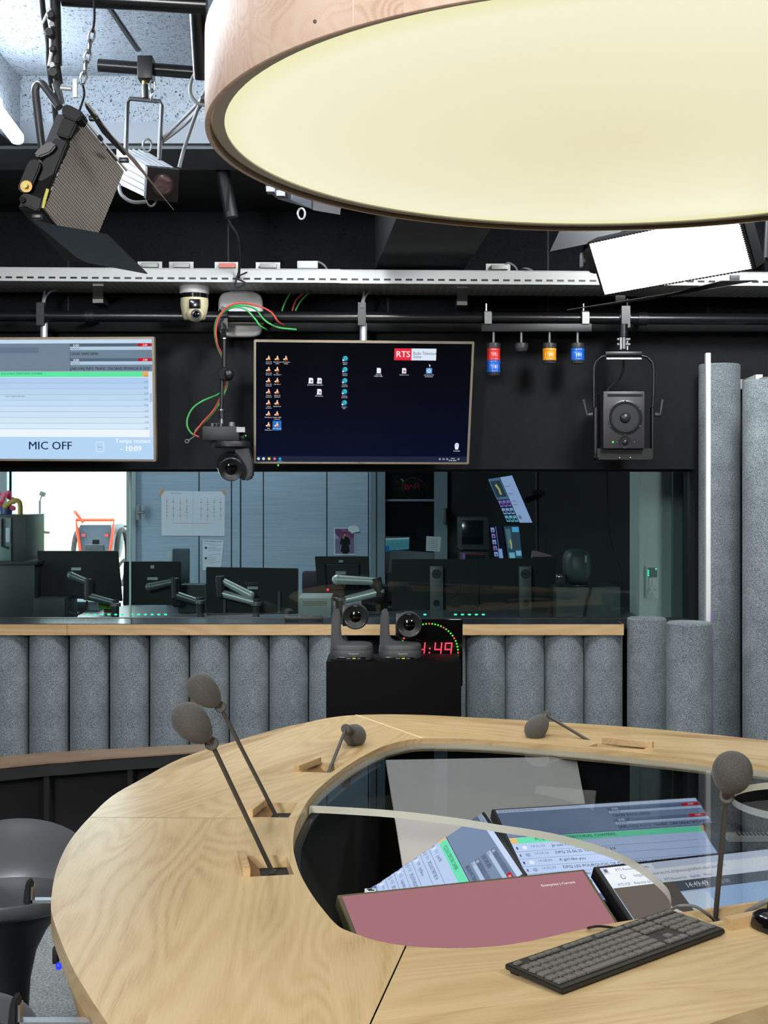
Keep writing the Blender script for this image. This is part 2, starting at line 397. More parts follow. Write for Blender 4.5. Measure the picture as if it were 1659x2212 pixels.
# =================================================================== TABLE
TZ = .75
def pl(l): return [on(x, y, TZ).xy for x, y in l]
V2 = lambda x, y: Vector((x, y))
oA = pl([(193,1765.8),(241,1720.6),(301.4,1685.3),(391.8,1637.7),(500,1603),(600,1574.3),(664,1560),(718,1549.4),(769,1544.6)])
oB = pl([(769,1544.6),(839.6,1543),(919.5,1544.6),(1015,1549.4),(1130,1555.8),(1353,1569.7),(1541,1587),(1659,1599)]) + [V2(1.6,3.88),V2(1.93,3.5),V2(2.03,3.05)]
oC = [V2(2.03,3.05),V2(1.83,2.65),V2(1.4,2.4),V2(.95,2.2)] + pl([(1659,2171),(1529,2212)]) + [V2(.2,1.74),V2(-.065,1.66)]
oD = [V2(-.065,1.66),V2(-.21,1.69)] + pl([(300,2300),(262,2252),(233,2212),(195,2155),(156,2088.6),(127,2020),(112.3,1975),(110.5,1946),(117.5,1895),(132.6,1850),(156.7,1808),(193,1765.8)])
iA = pl([(644,1768),(664,1731),(689.5,1702),(728,1670),(775.7,1638),(823.6,1614),(865,1601.5),(913,1595)])
iB = pl([(913,1595),(1015,1596.7),(1130,1603.7),(1353,1623.7),(1541,1644),(1659,1654)]) + [V2(1.36,3.5),V2(1.47,3.1)]
iC = [V2(1.47,3.1),V2(1.36,2.82),V2(1.05,2.65)] + pl([(1659,1943),(1503,1966),(1335,1992),(1240,2011.5),(1159,2030),(1080.5,2043),(1002,2048),(939.4,2047.5),(877,2043)])
iD = pl([(877,2043),(814,2032),(760,2014),(729,1999),(696.5,1963),(671,1928),(648.4,1887),(635.7,1846.8),(633,1821.5),(636,1790),(644,1768)])
def v3(l, z): return [Vector((p.x, p.y, z)) for p in l]
def ring_of(parts, n=4):
    P = []; marks = []
    for l in parts: marks.append(len(P)); P += l[:-1]
    Q = spline(v3(P, 0), n, True); return Q, [m*n for m in marks]+[len(P)*n]
OUT, om = ring_of([oA, oB, oC, oD]); INN, im = ring_of([iA, iB, iC, iD])
slots = {'A': [[(571,1734),(644,1734),(623.5,1766),(545,1765)], [(686,1647),(745,1648.4),(715,1669),(648,1667.6)]],
         'B': [[(1271,1612),(1290,1606),(1406,1611),(1390,1618.5)]],
         'C': [[(1492,1974),(1700,1940),(1730,1960),(1530,1993)]],
         'D': [[(534.4,1849.9),(619,1847),(635,1889),(539.5,1893.7)]]}
def fill(outer, holes, z0, z1):        # flat shape with holes, filled by a 2-D curve
    cu = bpy.data.curves.new('f', 'CURVE'); cu.dimensions = '2D'; cu.fill_mode = 'BOTH'; cu.extrude = (z1-z0)/2
    for l in [outer]+holes:
        sp = cu.splines.new('POLY'); sp.points.add(len(l)-1); sp.use_cyclic_u = True
        for q, p in zip(sp.points, l): q.co = (p[0], p[1], 0, 1)
    o = bpy.data.objects.new('f', cu); me = o.to_mesh(); tb = bmesh.new(); tb.from_mesh(me); o.to_mesh_clear()
    bpy.data.objects.remove(o); bpy.data.curves.remove(cu)
    bmesh.ops.remove_doubles(tb, verts=list(tb.verts), dist=1e-5)
    for v in tb.verts: v.co.z += (z0+z1)/2
    return tb
tab = thing('round_table', 'large rounded oak studio table with an open middle under a clear cover', 'table', (.4,3.2,0))
woods = {'A': oakA, 'B': oakB, 'C': oakC, 'D': oakD}
for k, nm in enumerate('ABCD'):
    o = OUT[om[k]:om[k+1]+1] if k < 3 else OUT[om[3]:]+[OUT[0]]
    i = INN[im[k]:im[k+1]+1] if k < 3 else INN[im[3]:]+[INN[0]]
    # hairline gaps where the boards of neighbouring segments meet
    def gap(a, b, s): d = (b-a).normalized(); n = Vector((-d.y, d.x, 0)); return a+n*s, b+n*s
    o, i = list(o), list(i); g = .0013 if nm in 'CD' else .0007
    o[0], i[0] = gap(o[0], i[0], -g if nm != 'D' else -g); o[-1], i[-1] = gap(o[-1], i[-1], g)
    holes = [[on(x, y, TZ).xy for x, y in s] for s in slots[nm]]
    b = MB(); b._take(fill([p.xy for p in o]+[p.xy for p in reversed(i)], holes, TZ-.04, TZ), 0)
    b.build('tabletop_segment', woods[nm], tab, smooth=25)
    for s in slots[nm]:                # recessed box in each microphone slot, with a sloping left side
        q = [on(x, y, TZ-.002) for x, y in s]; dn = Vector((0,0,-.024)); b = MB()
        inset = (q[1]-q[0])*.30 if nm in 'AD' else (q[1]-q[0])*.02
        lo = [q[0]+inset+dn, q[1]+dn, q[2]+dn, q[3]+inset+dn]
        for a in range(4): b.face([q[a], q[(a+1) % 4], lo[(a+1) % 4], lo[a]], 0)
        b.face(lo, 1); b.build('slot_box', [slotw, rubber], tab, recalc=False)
# pale and dark joint lines sit in the gaps
b = MB()
for (x0_, y0_), (x1_, y1_) in (((769,1544.6),(913,1595)),):
    a_, c_ = on(x0_,y0_,TZ-.001), on(x1_,y1_,TZ-.001); n_ = Vector((-(c_-a_).y, (c_-a_).x, 0)).normalized()*.0035
    b.prism([a_-n_, a_+n_, c_+n_, c_-n_], (0,0,.0013))
b.build('joint_strip', mat('pale_joint', (226,200,160), 0.6), tab)
def bar(near_l, near_r, far, z=TZ+.017):
    a, c, d = on(*near_l, z), on(*near_r, z), on(*far, z); u = c-a; l = d-a
    return MB().prism([a, c, c+l, a+l], (0,0,-.018), 0, .001)
for args in [((524.3,1874.7),(541,1874.7),(513.4,1835)), ((532,1749),(546,1749),(567,1721)), ((635,1653.5),(646,1653.5),(683.7,1635.6))]:
    bar(*args).build('slot_lip', lipw, tab)
a, c = on(1300,1593,TZ+.019), on(1409,1603,TZ+.019); n_ = Vector((-(c-a).y, (c-a).x, 0)).normalized()*.016
MB().prism([a, c, c+n_, a+n_], (0,0,-.02), 0, .001).build('slot_lip', lipw, tab)
a = on(1562,1980,TZ+.02); c = a+Vector((.26,.145,0)); n_ = Vector((-(c-a).y, (c-a).x, 0)).normalized()*.02
MB().prism([a, c, c-n_, a-n_], (0,0,-.021), 0, .001).build('slot_lip', lipw, tab)
def shrink(P, d):                      # move a closed outline inwards
    n = len(P); Q = []
    for i in range(n):
        t = (P[(i+1) % n]-P[(i-1) % n]).normalized(); Q.append(P[i]+Vector((t.y, -t.x, 0))*d)
    return Q
def zed(P, z): return [Vector((p.x, p.y, z)) for p in P]
b = MB(); b.loft([zed(shrink(OUT,.012),TZ-.041), zed(shrink(OUT,.012),TZ-.075), zed(shrink(OUT,.02),TZ-.0751), zed(shrink(OUT,.045),TZ-.19), zed(shrink(OUT,.07),TZ-.19)], 0, False)
b.build('apron', oakE, tab)
b = MB(); b.loft([zed(shrink(OUT,.071),TZ-.185), zed(shrink(OUT,.30),.10), zed(shrink(OUT,.30),0)], 0, False); b.build('pedestal', blackp, tab)
wi = shrink(INN, -.0)
k0, k1 = im[3]+3, im[0]+20
LI = INN[k0:]+INN[:k1]; L2 = shrink(INN,.016)[k0:]+shrink(INN,.016)[:k1]
b = MB(); b.loft([zed(LI,TZ-.041), zed(L2,TZ-.042), zed(L2,TZ-.05)], 0, False, False); b.build('inner_ledge', mat('blue_black_tape', (30,36,46), 0.3), tab, recalc=False)
b = MB(); b.loft([zed(shrink(INN,-.001),TZ-.041), zed(shrink(INN,-.07),TZ-.042), zed(shrink(INN,-.03),.30)], 0, False); b.face(zed(shrink(INN,-.03),.30)); b.build('well_lining', felt('black_felt', (34,33,32), (16,16,15), 300), tab, recalc=False)
for px, py in ((112,1945),(165,2205)):  # padded headphone hooks under the left rim
    a = on(px, py-8, .722); b = MB(); w_ = .042 if py < 2000 else .09
    b.lohi(a+Vector((-w_,-.010,-.010)), a+Vector((.05,.010,-.004))); b.lohi(a+Vector((-w_,-.010,-.010)), a+Vector((-w_+.006,.010,.022)))
    hk = b.build('headphone_hook', steel, tab)
    b = MB(); b.prism([a+Vector((-w_-.012,-.014,-.012)), a+Vector((-w_+.003,-.014,-.012)), a+Vector((-w_+.004,-.014,.03)), a+Vector((-w_-.004,-.014,.036)), a+Vector((-w_-.009,-.014,.02))], (0,.028,0), 0, .003); b.build('rubber_pad', rubber, hk)
a = at(127,2087,2.42); b = MB(); b.ball(a, (.006,.006,.007)); b.build('indicator_light', mat('blue_led', (20,30,200), 0.3, emit=(40,60,255), es=1.2), tab)
b = MB(); b.lohi(at(118,2058,2.44)+Vector((0,-.02,-.015)), at(118,2058,2.44)+Vector((.01,.02,.015)), 0, .003); b.build('socket_recess', blackp, tab)

# clear acrylic cover over the far part of the opening
cv = [(662,1740),(725,1742.5),(847,1750.5),(969.6,1764.5),(1074.5,1781),(1189,1796+3),(1301,1829),(1376,1863),(1432,1908),(1448.6,1934),(1449,1962)]
front = spline([on(x, y, TZ-.015) for x, y in cv], 4)
I2 = shrink(INN, .004)
def near_i(p): return min(range(len(I2)), key=lambda k: (I2[k].xy-p.xy).length)
ka, kb = near_i(front[0]), near_i(front[-1])
arc = I2[ka:]+I2[:kb+1] if ka > kb else I2[ka:kb+1]
hc, hr = V2(1.07,3.28), .182
c1 = on(1588,1728,TZ-.015)
hc = V2(c1.x+.20, c1.y+.01); hr = .20
hole = [hc+V2(math.cos(2*math.pi*i/48), math.sin(2*math.pi*i/48))*hr for i in range(48)]
acr = clear('acrylic', (.80,.82,.84), 1.56)
tb = fill([p.xy for p in front[1:-1]][::-1]+[p.xy for p in arc], [hole], TZ-.033, TZ-.015)
for f in tb.faces: f.material_index = 0 if abs(f.normal.z) > .7 else 1
b = MB()
vs = [b.bm.verts.new(v.co) for v in tb.verts]
tb.verts.index_update()
for f in tb.faces:
    g = b.bm.faces.new([vs[v.index] for v in f.verts]); g.material_index = f.material_index
tb.free()
edge = mat('acrylic_edge', (232,228,208), 0.25, spec=0.6); edge.node_tree.nodes['Principled BSDF'].inputs['Transmission Weight'].default_value = 0.15
b.build('acrylic_cover', [acr, edge], None, smooth=25, **T('clear acrylic cover with a curved front edge over the far half of the table opening', 'table cover'))

# ------------------------------------------------------------------ screens in the well
def well_frame(tl, tr, z, tilt, h, side=1, zr=None):
    a, b_ = on(*tl, z), on(*tr, zr or z); e = (b_-a).normalized(); n = Vector((e.y, -e.x, 0)).normalized()*side
    dn = n*math.cos(R(tilt))-Vector((0,0,1))*math.sin(R(tilt)); return a, b_, b_+dn*h, a+dn*h
def inset(q, m):
    q = [Vector(p) for p in q]; u = (q[1]-q[0]).normalized(); v = (q[3]-q[0]).normalized()
    return [q[0]+(u+v)*m, q[1]+(v-u)*m, q[2]-(u+v)*m, q[3]+(u-v)*m]
def screen(q, name, label, cat, art, bz=.008, th=.03, bm=None, group=None, es=1.0, cw=1920, ch=1080):
    c_ = sum((Vector(p) for p in q), Vector())/4
    t = thing(name, label, cat, (c_.x, c_.y, min(p.z for p in q)), group)
    n = (q[1]-q[0]).cross(q[3]-q[0]).normalized()
    b = MB(); b.slab([p+n*.0012 for p in q], th, 0, .0015); b.build('casing', bm or scrb, t)
    cvs = Canvas(inset(q, bz), cw, ch, None, es=es); art(cvs); cvs.build('display', t)
    return t, n
def playlist(c, font=1.0, direct=True):
    bl, dk, row = (190,208,236), (118,138,168), (186,206,240)
    c.rect(0,0,1920,1080,row,1); c.rect(0,0,1920,40,(200,216,244),2); c.rect(0,40,1920,300,dk,2)
    c.text(20,30,24,'File  View  Tools  Window  Help',(60,70,90),k=4)
    for y, s in ((60,'12H30 TAPIS 58\'00'),(200,'[ARI-ON] INFO TRAFIC ON SANS SPONSOR B 2025')):
        c.rect(1020,y,900,38,(96,112,140),3); c.text(1060,y+32,36,'0:00',(240,244,250),k=5); c.rect(1740,y,170,36,(190,30,40),4); c.text(1825,y+30,30,'-3:00',(250,240,240),'c',6)
        c.rect(1020,y+40,900,30,(176,196,226),3); c.text(1030,y+66,26,'Prepared',(70,80,100),k=5); c.text(1024,y+120,46,s,(30,34,44),k=5,bold=.02)
    c.rect(0,340,1920,5,(30,36,50),3); c.rect(0,348,1780,70,(110,226,180),3); c.rect(1780,348,100,70,(226,160,100),3)
    c.text(220,398,44,'PCQ 25.06.25 TERRITORIAL CHAMBRE',(20,40,40),k=5); c.text(1800,410,36,'3:01',(60,50,30),k=5); c.rect(0,348,60,70,(230,190,130),4)
    rows = [('14:21:33','Je suis Mali'),('14:24:16','DPQ 25.06.25 TERRITOIRE 3/4'),('14:28:44','A girl like you'),('14:32:39','DPQ LES POURQUOIS DE POURQUOI 56 - ON Y REPOND PAS'),('14:32:52','La plus belle pour aller danser'),('14:35:58','DPQ 25.06.25 TERRITOIRE 3/4'),('14:39:10','')]
    tm = ['2:47','4:27','9:53','0:14','9:06','1:43','4:01','9:34']
    for i, (a, s) in enumerate(rows):
        y = 428+i*84; c.rect(0,y+80,1920,3,(96,112,150),3); c.text(150,y+46,38,a,(110,122,150),k=5); c.text(340,y+50,42,s,(34,40,60),k=5,bold=.015); c.text(1790,y+60,34,tm[i],(60,80,140),k=5)
        c.disc(95,y+42,22,(150,170,210) if i % 2 else (228,236,250)); c.rect(20,y+28,16,30,(70,80,130) if i % 2 == 0 else (120,110,150),4)
    c.rect(1890,345,30,735,(214,226,248),4)
    c.rect(0,1020,1920,60,(96,116,160),4); c.text(40,1070,54,'14:49:49',(230,236,250),k=6)
def art_red(c):
    c.rect(0,0,1920,1080,(164,112,120),1); c.text(1660,122,34,'Enterprise | Current',(240,236,240),'c',k=4,bold=.03)
def art_plain(c): playlist(c)
def art_browser(c):
    c.rect(0,0,2400,1000,(226,238,252),1); c.rect(0,0,2400,60,(206,216,236),2); c.rect(60,8,420,52,(244,248,254),3); c.rect(20,16,30,30,(110,110,120),3)
    c.text(120,48,36,'RTS Ressources Data',(70,80,100),k=5); c.rect(0,60,2400,80,(240,245,252),2); c.disc(150,100,22,(120,130,140)); c.disc(150,100,16,(240,245,252),5); c.text(250,116,40,'https://ressources.rts.ch/planning/default.aspx?studio=1',(90,100,120),k=5)
    c.rect(0,140,2400,50,(232,240,250),2); c.text(60,178,32,'RTS ICR    Réponse du Bureau    RTS Ressources    Agenda    Météo',(80,90,110),k=5)
    c.rect(0,190,2400,90,(84,92,104),3); c.text(640,262,64,'14:49:49',(226,232,240),k=6,bold=.02); c.text(960,258,50,'00:00',(180,190,200),k=6); c.text(1560,258,60,'ON AIR',(230,238,246),k=6,bold=.02)
    c.rect(2150,206,66,60,(232,240,248),5); c.poly([(2166,252),(2190,222),(2200,230),(2176,258)],(60,70,90),6)
    c.rect(0,280,2400,720,(168,200,240),2); c.rect(0,190,560,810,(104,96,88),4); c.poly([(560,290),(800,290),(800,1000),(560,1000)],(216,234,252),3)
q = well_frame((728,1932),(1262,1876),.715,25,.325)
t, n = screen(q, 'desk_monitor', 'black monitor with a plain dusty red display lying nearest in the table well', 'monitor', art_red, .008, .03, bezo)
q = well_frame((1062,1747),(1505,1720),.705,24,.37)
screen(q, 'desk_monitor', 'wide monitor with a programme list under the clear cover, behind the red display', 'monitor', art_plain, .008, .03, blackmat)
q = well_frame((1045,1752),(1137,1886),.700,33,.36,1)
screen(q, 'desk_monitor', 'turned monitor with a blue programme list, wedged between the red display and pale board', 'monitor', art_plain, .008, .03, blackmat)
q = well_frame((1282,1871),(1655,1829),.705,26,.36)
e_ = (q[1]-q[0]); q = [q[0], q[0]+e_*1.45, q[3]+e_*1.45, q[3]]
screen(q, 'desk_monitor', 'wide monitor with a light blue browser page behind the keyboard', 'monitor', art_browser, .010, .03, blackmat, cw=2400, ch=1000)
# pale sloping board at the back of the well
a, b_ = on(833,1641,.714), on(1245,1634,.714); c_ = on(1285,1850,.52); d_ = on(873,1890,.49)
b = MB(); b.slab([a, b_, c_, d_], .012, 0, .001)
b.build('sloping_board', mat('pale_board', (206,198,190), 0.55), None, **T('pale grey sloping board at the far side of the table well', 'board'))
# small printed asset tag
a = on(800,1925,.62)
b = MB(); b.box(a+Vector((0,0,.0)), (.026,.03,.003), 0); b.box(a+Vector((.002,0,.002)), (.014,.006,.001), 1); b.box(a+Vector((-.002,.008,.002)), (.012,.004,.001), 1)
b.build('sticker', [paper, blackp], None, **T('small white printed sticker at the left corner of the turned monitor', 'sticker'))
# loudspeaker under the round hole of the cover
t = thing('table_speaker', 'black mesh speaker showing through the round hole of the clear cover', 'speaker', (hc.x, hc.y, .55))
b = MB(); b.cyl((hc.x,hc.y+.03,.57), (hc.x,hc.y+.03,.66), .27, seg=40); b.build('cabinet', blackmat, t)
gm = mat('speaker_mesh', (16,16,17), 0.7); n_ = NT(gm); v_ = n_.coords(); vo = n_.add('ShaderNodeTexVoronoi', Scale=260.0); n_.link(v_, vo.inputs['Vector']); n_.link(n_.ramp(vo.outputs['Distance'], [(0.3, (8,8,9)), (0.7, (60,60,62))]), n_.b.inputs['Base Color'])
b = MB(); b.lathe((hc.x,hc.y+.06,.662), (hc.x,hc.y+.06,.70), [(0,.20),(.01,.20),(.016,.16),(.02,.05),(.021,.001)], 40); b.build('grille', gm, t)
b = MB(); b.box((hc.x,hc.y-.115,.668), (.5,.045,.012))
for i in range(46): b.box((hc.x-.22+i*.0098,hc.y-.115,.675), (.004,.024,.004), 1)
b.build('vent_strip', [mat('pale_strip', (170,168,158), 0.5), blackp], t)

# ------------------------------------------------------------------ microphones
def mic(base, tip, fc, label):
    base, tip, fc = Vector(base), Vector(tip), Vector(fc); base.z = .730; b0 = base
    t = thing('gooseneck_microphone', label, 'microphone', (base.x, base.y, .728), 'microphones on the oak table')
    b = MB(); b.cyl(b0, tip, .0048, seg=14); b.cyl(b0-Vector((0,0,.002)), b0+Vector((0,0,.003)), .008); b.build('stem', stemm, t)
    v = (Vector((0,0,CAMZ))-tip).normalized(); b = MB(); b.cyl(tip-v*.008, tip+v*.008, .0142, seg=22, bev=.002); b.build('joint', stemm, t)
    d = (fc-tip).normalized(); L = (fc-tip).length; s = fc-d*.047
    b = MB(); b.lathe(s, fc, [(0,.013),(.002,.018),(.006,.0205),(.016,.026),(.030,.031),(.044,.034),(.058,.0345),(.070,.0325),(.080,.0275),(.088,.0195),(.093,.010),(.0945,.001)], 32); b.build('windscreen', foam, t, smooth=60)
    b = MB(); b.cyl(tip, s+d*.004, .009); b.build('collar', stemm, t)
mic(on(588,1888,.725), at(457,1606,2.66), at(415,1562,2.63), 'microphone with grey foam leaning left, nearest on the left of the table')
mic(on(599,1763,.735), at(476,1527,3.16), at(440,1492,3.13), 'microphone with grey foam leaning left, second from the near left of the table')
mic(on(709,1667,.735), at(747,1574,3.93), at(765,1588,4.02)+Vector((0,0,0)), 'low microphone bending away on the far left side of the table')
mic(on(1298,1612,.735), at(1180,1545,4.20), at(1160,1571,4.16), 'low microphone with drooping foam head on the far right side of the table')
mic(on(1545,1982,.735), at(1569,1720,2.37), at(1581,1671,2.285), 'upright microphone with grey foam behind the keyboard')

# ------------------------------------------------------------------ keyboard, mouse, cables
kz = TZ+.018
A, Fp, Rr, Bk = [on(x, y, kz) for x, y in ((1088.2,2080.5),(1215.3,2128.2),(1564.8,1998.2),(1445.6,1962.1))]
u = ((Rr-Fp)+(Bk-A)).normalized(); v = Vector((u.y, -u.x, 0)); cen = (A+Fp+Rr+Bk)/4
KW, KH = ((Rr-Fp).length+(Bk-A).length)/2, ((Fp-A).length+(Rr-Bk).length)/2
M = axes(cen-u*KW/2-v*KH/2, u, v, Vector((0,0,1)))          # origin at the far-left corner, +y towards the typist
kb = thing('keyboard', 'black full-size keyboard lying on the near side of the oak table', 'keyboard', cen-Vector((0,0,.018)))
b = MB(M); b.prism([(0,0,-.0002),(KW,0,-.0002),(KW,KH,-.0062),(0,KH,-.0062)], (0,0,-.0095), 0, .0022)
for x_ in (.012, KW-.05): b.box((x_+.02,.012,-.0125), (.045,.016,.0085), 0)
for x_ in (.012, KW-.05): b.box((x_+.02,KH-.012,-.0168), (.045,.012,.002), 0)
b.build('case', mat('keyboard_black', (34,33,32), 0.5), kb)
keym = mat('key_black', (106,104,100), 0.38); keyc = {}
un = (KW-.014)/22.6; ry = (KH-.016)/6.2
def key(cx_, row, wu, hu=1.0, hscale=1.0):
    k = (round(wu,2), hu, hscale); w_, h_ = wu*un-.0031, ry*hu*hscale-.0033
    if k not in keyc:
        m_ = MB(M.to_3x3().to_4x4()); tb = bmesh.new(); bmesh.ops.create_cube(tb, size=1)
        for q in tb.verts:
            s_ = .90 if q.co.z > 0 else 1.0; q.co = Vector((q.co.x*(w_*s_ if w_ < .03 else w_-.0016*(q.co.z > 0)), q.co.y*h_*s_, q.co.z*.0036))
        bmesh.ops.bevel(tb, geom=list(tb.edges), offset=.0005, segments=1, affect='EDGES'); m_._take(tb, 0)
        me = bpy.data.meshes.new('key'); m_.bm.to_mesh(me); m_.bm.free(); me.materials.append(keym); keyc[k] = me
    o = bpy.data.objects.new('key', keyc[k]); COL.objects.link(o); o.parent = kb
    yy = .008+ry*(row+.5*hu*hscale); p = M @ Vector((.007+un*cx_, yy, .0016-.006*yy/KH)); o.location = p-WL[kb]
R0 = -.0
key(.5,0,1,1,.72)
for g_, x_ in ((0,2),(1,6.5),(2,11)):
    for i in range(4): key(x_+i+.5-.0,0,1,1,.72)
for i in range(3): key(15.3+i+.5,0,1,1,.72)
for i in range(4): key(18.6+i+.5,0,1,1,.72)
for i in range(13): key(i+.5,1,1)
key(14,1,2)
key(.75,2,1.5)
for i in range(12): key(1.5+i+.5,2,1)
key(14.25,2,1.5)
key(.9,3,1.8)
for i in range(12): key(1.8+i+.5,3,1)
key(14.4,3,1.2)
key(.6,4,1.2)
for i in range(11): key(1.2+i+.5,4,1)
key(13.6,4,2.8)
for x_, w_ in ((.65,1.3),(1.9,1.2),(3.1,1.2),(6.6,5.8),(10.1,1.2),(11.3,1.2),(12.5,1.2),(14.0,1.8)): key(x_,5,w_)
for r_ in (1,2):
    for i in range(3): key(15.3+i+.5,r_,1)
key(16.8,4,1)
for i in range(3): key(15.3+i+.5,5,1)
for i in range(4): key(18.6+i+.5,1,1)
for r_ in (2,3,4):
    for i in range(3): key(18.6+i+.5,r_,1)
key(22.1,2,1,2); key(19.6,5,2); key(21.1,5,1); key(22.1,4,1,2)
q = [M @ Vector(p) for p in ((KW*.705,.060,-.0028),(KW*.735,.060,-.0028),(KW*.735,.072,-.0033),(KW*.705,.072,-.0033))]
c = Canvas(q, 40, 20, None, .0001, False); c.disc(20,10,9,(78,78,78),2); c.text(20,15,13,'hp',(30,30,30),'c',4); c.build('emblem', kb)
b = MB(); p0 = on(1452,1964,TZ+.012)
b.tube([p0, on(1468,1957,TZ+.03), on(1500,1958,TZ+.028), on(1530,1976,TZ+.006), on(1545,1990,TZ-.02)], .0028, smooth=8)
b.build('cord', greycab, kb)
b = MB(); b.tube([on(1268,2007,TZ-.03), on(1273,2004,TZ+.006), on(1292,2001,TZ+.011), on(1318,2003,TZ+.004), on(1335,2006,TZ+.003)], .0022, smooth=8)
b.build('cable', rubber, None, **T('short black cable looping over the near edge of the table opening', 'cable'))
b = MB(); b.tube([on(1620,1985,TZ-.04), on(1612,1972,TZ-.01), on(1640,1955,TZ+.015), on(1672,1938,TZ+.03), on(1700,1930,TZ+.01)], .0042, smooth=8)
b.build('cable', greycab, None, **T('grey cable coming out of the slot at the right edge of the table', 'cable'))
p = on(1680,2010,TZ); t = thing('computer_mouse', 'glossy black computer mouse at the right edge of the table', 'mouse', p)
b = MB(); b.ball(p+Vector((0,0,.006)), (.034,.058,.030), M=Matrix.Rotation(.6,4,'Z')); 
for v_ in b.bm.verts: v_.co.z = max(v_.co.z, TZ+.0005)
b.build('shell', mat('gloss_black', (12,12,14), 0.12, spec=0.7), t)
b = MB(); b.cyl(p+Vector((-.012,.02,.036)), p+Vector((-.004,.016,.036)), .007); b.build('wheel', rubber, t)

# ------------------------------------------------------------------ stools
def stool(loc, sz, ang, label):
    t = thing('bar_stool', label, 'stool', (loc[0], loc[1], 0), 'dark shell stools left of the table')
    c0, s0 = math.cos(ang), math.sin(ang)
    def P(r, a, dz=0.0, k=1.0):
        bk = max(0, math.cos(a)); z = sz-.065+ .055*r**2 + r**2.6*.105*bk**1.2
        x, y = .215*r*math.cos(a)*k, .235*r*math.sin(a)*k
        return Vector((loc[0]+x*c0-y*s0, loc[1]+x*s0+y*c0, z+dz))
    A_ = [2*math.pi*i/48 for i in range(48)]; b = MB()
    rings = [[P(r, a) for a in A_] for r in (.03,.2,.4,.6,.75,.87,.94,.98)]
    rings += [[P(1.0, a, -.002) for a in A_], [P(1.015, a, -.010) for a in A_]]+[[P(r, a, -.030) for a in A_] for r in (.99,.9,.75,.6)]
    b.loft(rings, 0, True); b.build('seat', mat('stool_grey', (84,85,88), 0.3, spec=0.7), t, smooth=60)
    b = MB(); zt = sz-.062
    pr = [(0,.17),(-.02,.165),(-.06,.13),(-.10,.10),(-.15,.075),(-.22,.060),(-.32,.054),(-.42,.052)]
    b.loft([[Vector((loc[0]+r*math.cos(a), loc[1]+r*math.sin(a), zt+.03+h)) for a in A_] for h, r in pr], 0, True); b.build('shell_stem', blackmat, t, smooth=60)
    b = MB(); b.cyl((loc[0],loc[1],.02), (loc[0],loc[1],zt-.30), .03); b.lathe((loc[0],loc[1],0), (loc[0],loc[1],.1), [(0,.20),(.008,.205),(.016,.19),(.035,.04),(.05,.03)], 40); b.build('base', grey, t)
stool((-.94,3.28), .565, R(98), 'dark grey shell stool with a low back beside the left rim of the table')
stool((-.835,2.33), .572, R(185), 'black shell stool at the lower left corner, only its seat edge showing')

# ------------------------------------------------------------------ curved ledge in front of the felt columns
t = thing('curved_bench', 'low curved dark bench with a brown wooden top in front of the grey felt columns', 'bench', (-1.6,5.3,0))
bz_ = .45
back = spline([V2(-2.69,4.62).to_3d(), on(0,1634.7,bz_), on(150.7,1622.6,bz_), on(241,1617.5,bz_), on(391.8,1609.6,bz_), on(500,1604.5,bz_), Vector((-.33,5.66,0))], 6)
frnt = spline([V2(-2.69,4.40).to_3d(), on(0,1657,bz_), on(150.7,1643.7,bz_), on(241,1636,bz_), on(361.6,1628.6,bz_), on(470,1622,bz_), Vector((-.33,5.46,0))], 6)
def band(f, k, z0, z1, df=0.0, m=0):
    n = len(f); d = Vector((0,-df,0))
    return MB().loft([[f[i]*Vector((1,1,0)) + d if False else Vector((f[i].x, f[i].y-df, z1)), Vector((k[i].x, k[i].y, z1)), Vector((k[i].x, k[i].y, z0)), Vector((f[i].x, f[i].y-df, z0))] for i in range(n)], m)
band(frnt, back, bz_-.006, bz_).build('top_board', benchw, t)
band([p+Vector((0,.004,0)) for p in frnt], back, bz_-.055, bz_-.007).build('front_rail', mat('worn_black', (20,20,22), 0.6), t)
band([p+Vector((0,.10,0)) for p in frnt], back, .10, bz_-.056).build('carcass', mat('deep_black', (5,5,6), 0.8), t)
band([p+Vector((0,-.06,0)) for p in frnt], back, 0.0, .10).build('plinth', MATS['deep_black'], t)
for i in (8, 20):
    p = frnt[i]; MB().lohi((p.x-.01,p.y+.012,.10), (p.x+.01,p.y+.11,bz_-.056)).build('bracket', MATS['deep_black'], t)

# ------------------------------------------------------------------ felt columns
ORD = ['first','second','third','fourth','fifth','sixth','seventh','eighth','ninth','tenth','eleventh','twelfth','thirteenth','fourteenth','fifteenth']
def column_mesh(r, h):
    b = MB(); b.lathe((0,0,0), (0,0,h), [(0,r-.006),(.0,r),(h-.006,r),(h,r-.006)], 40)
    bmesh.ops.recalc_face_normals(b.bm, faces=list(b.bm.faces)); me = bpy.data.meshes.new('felt_column'); b.bm.to_mesh(me); b.bm.free()
    me.materials.append(feltg); me.polygons.foreach_set('use_smooth', [True]*len(me.polygons)); me.set_sharp_from_angle(angle=R(40)); return me
dcol = 6.305
cm = column_mesh(.0928, .846)
edges = [-23.5,63,150.6,237.5,324,410,495.8,581.4,666.7,752.5]; ce = [(a+b)/2 for a, b in zip(edges, edges[1:])]
def column(px, me, lab, y=dcol, grp='felt columns under the sill'):
    o = bpy.data.objects.new('felt_column', me); COL.objects.link(o); o.location = ((px-CX)/F*y, y, 0); WL[o] = o.location
    o['label'] = lab; o['category'] = 'column'; o['group'] = grp
for i, px in enumerate(ce): column(px, cm, 'grey felt column under the oak sill, %s from the left edge' % ORD[i])
for i, px in enumerate([964, 1049, 1133, 1217.5, 1302]):
    column(px, cm, 'grey felt column under the oak sill, %s' % ['mostly hidden behind the black box and clock','first clear one right of the black box','second clear one right of the black box','third clear one right of the black box','last one before the sill ends'][i])
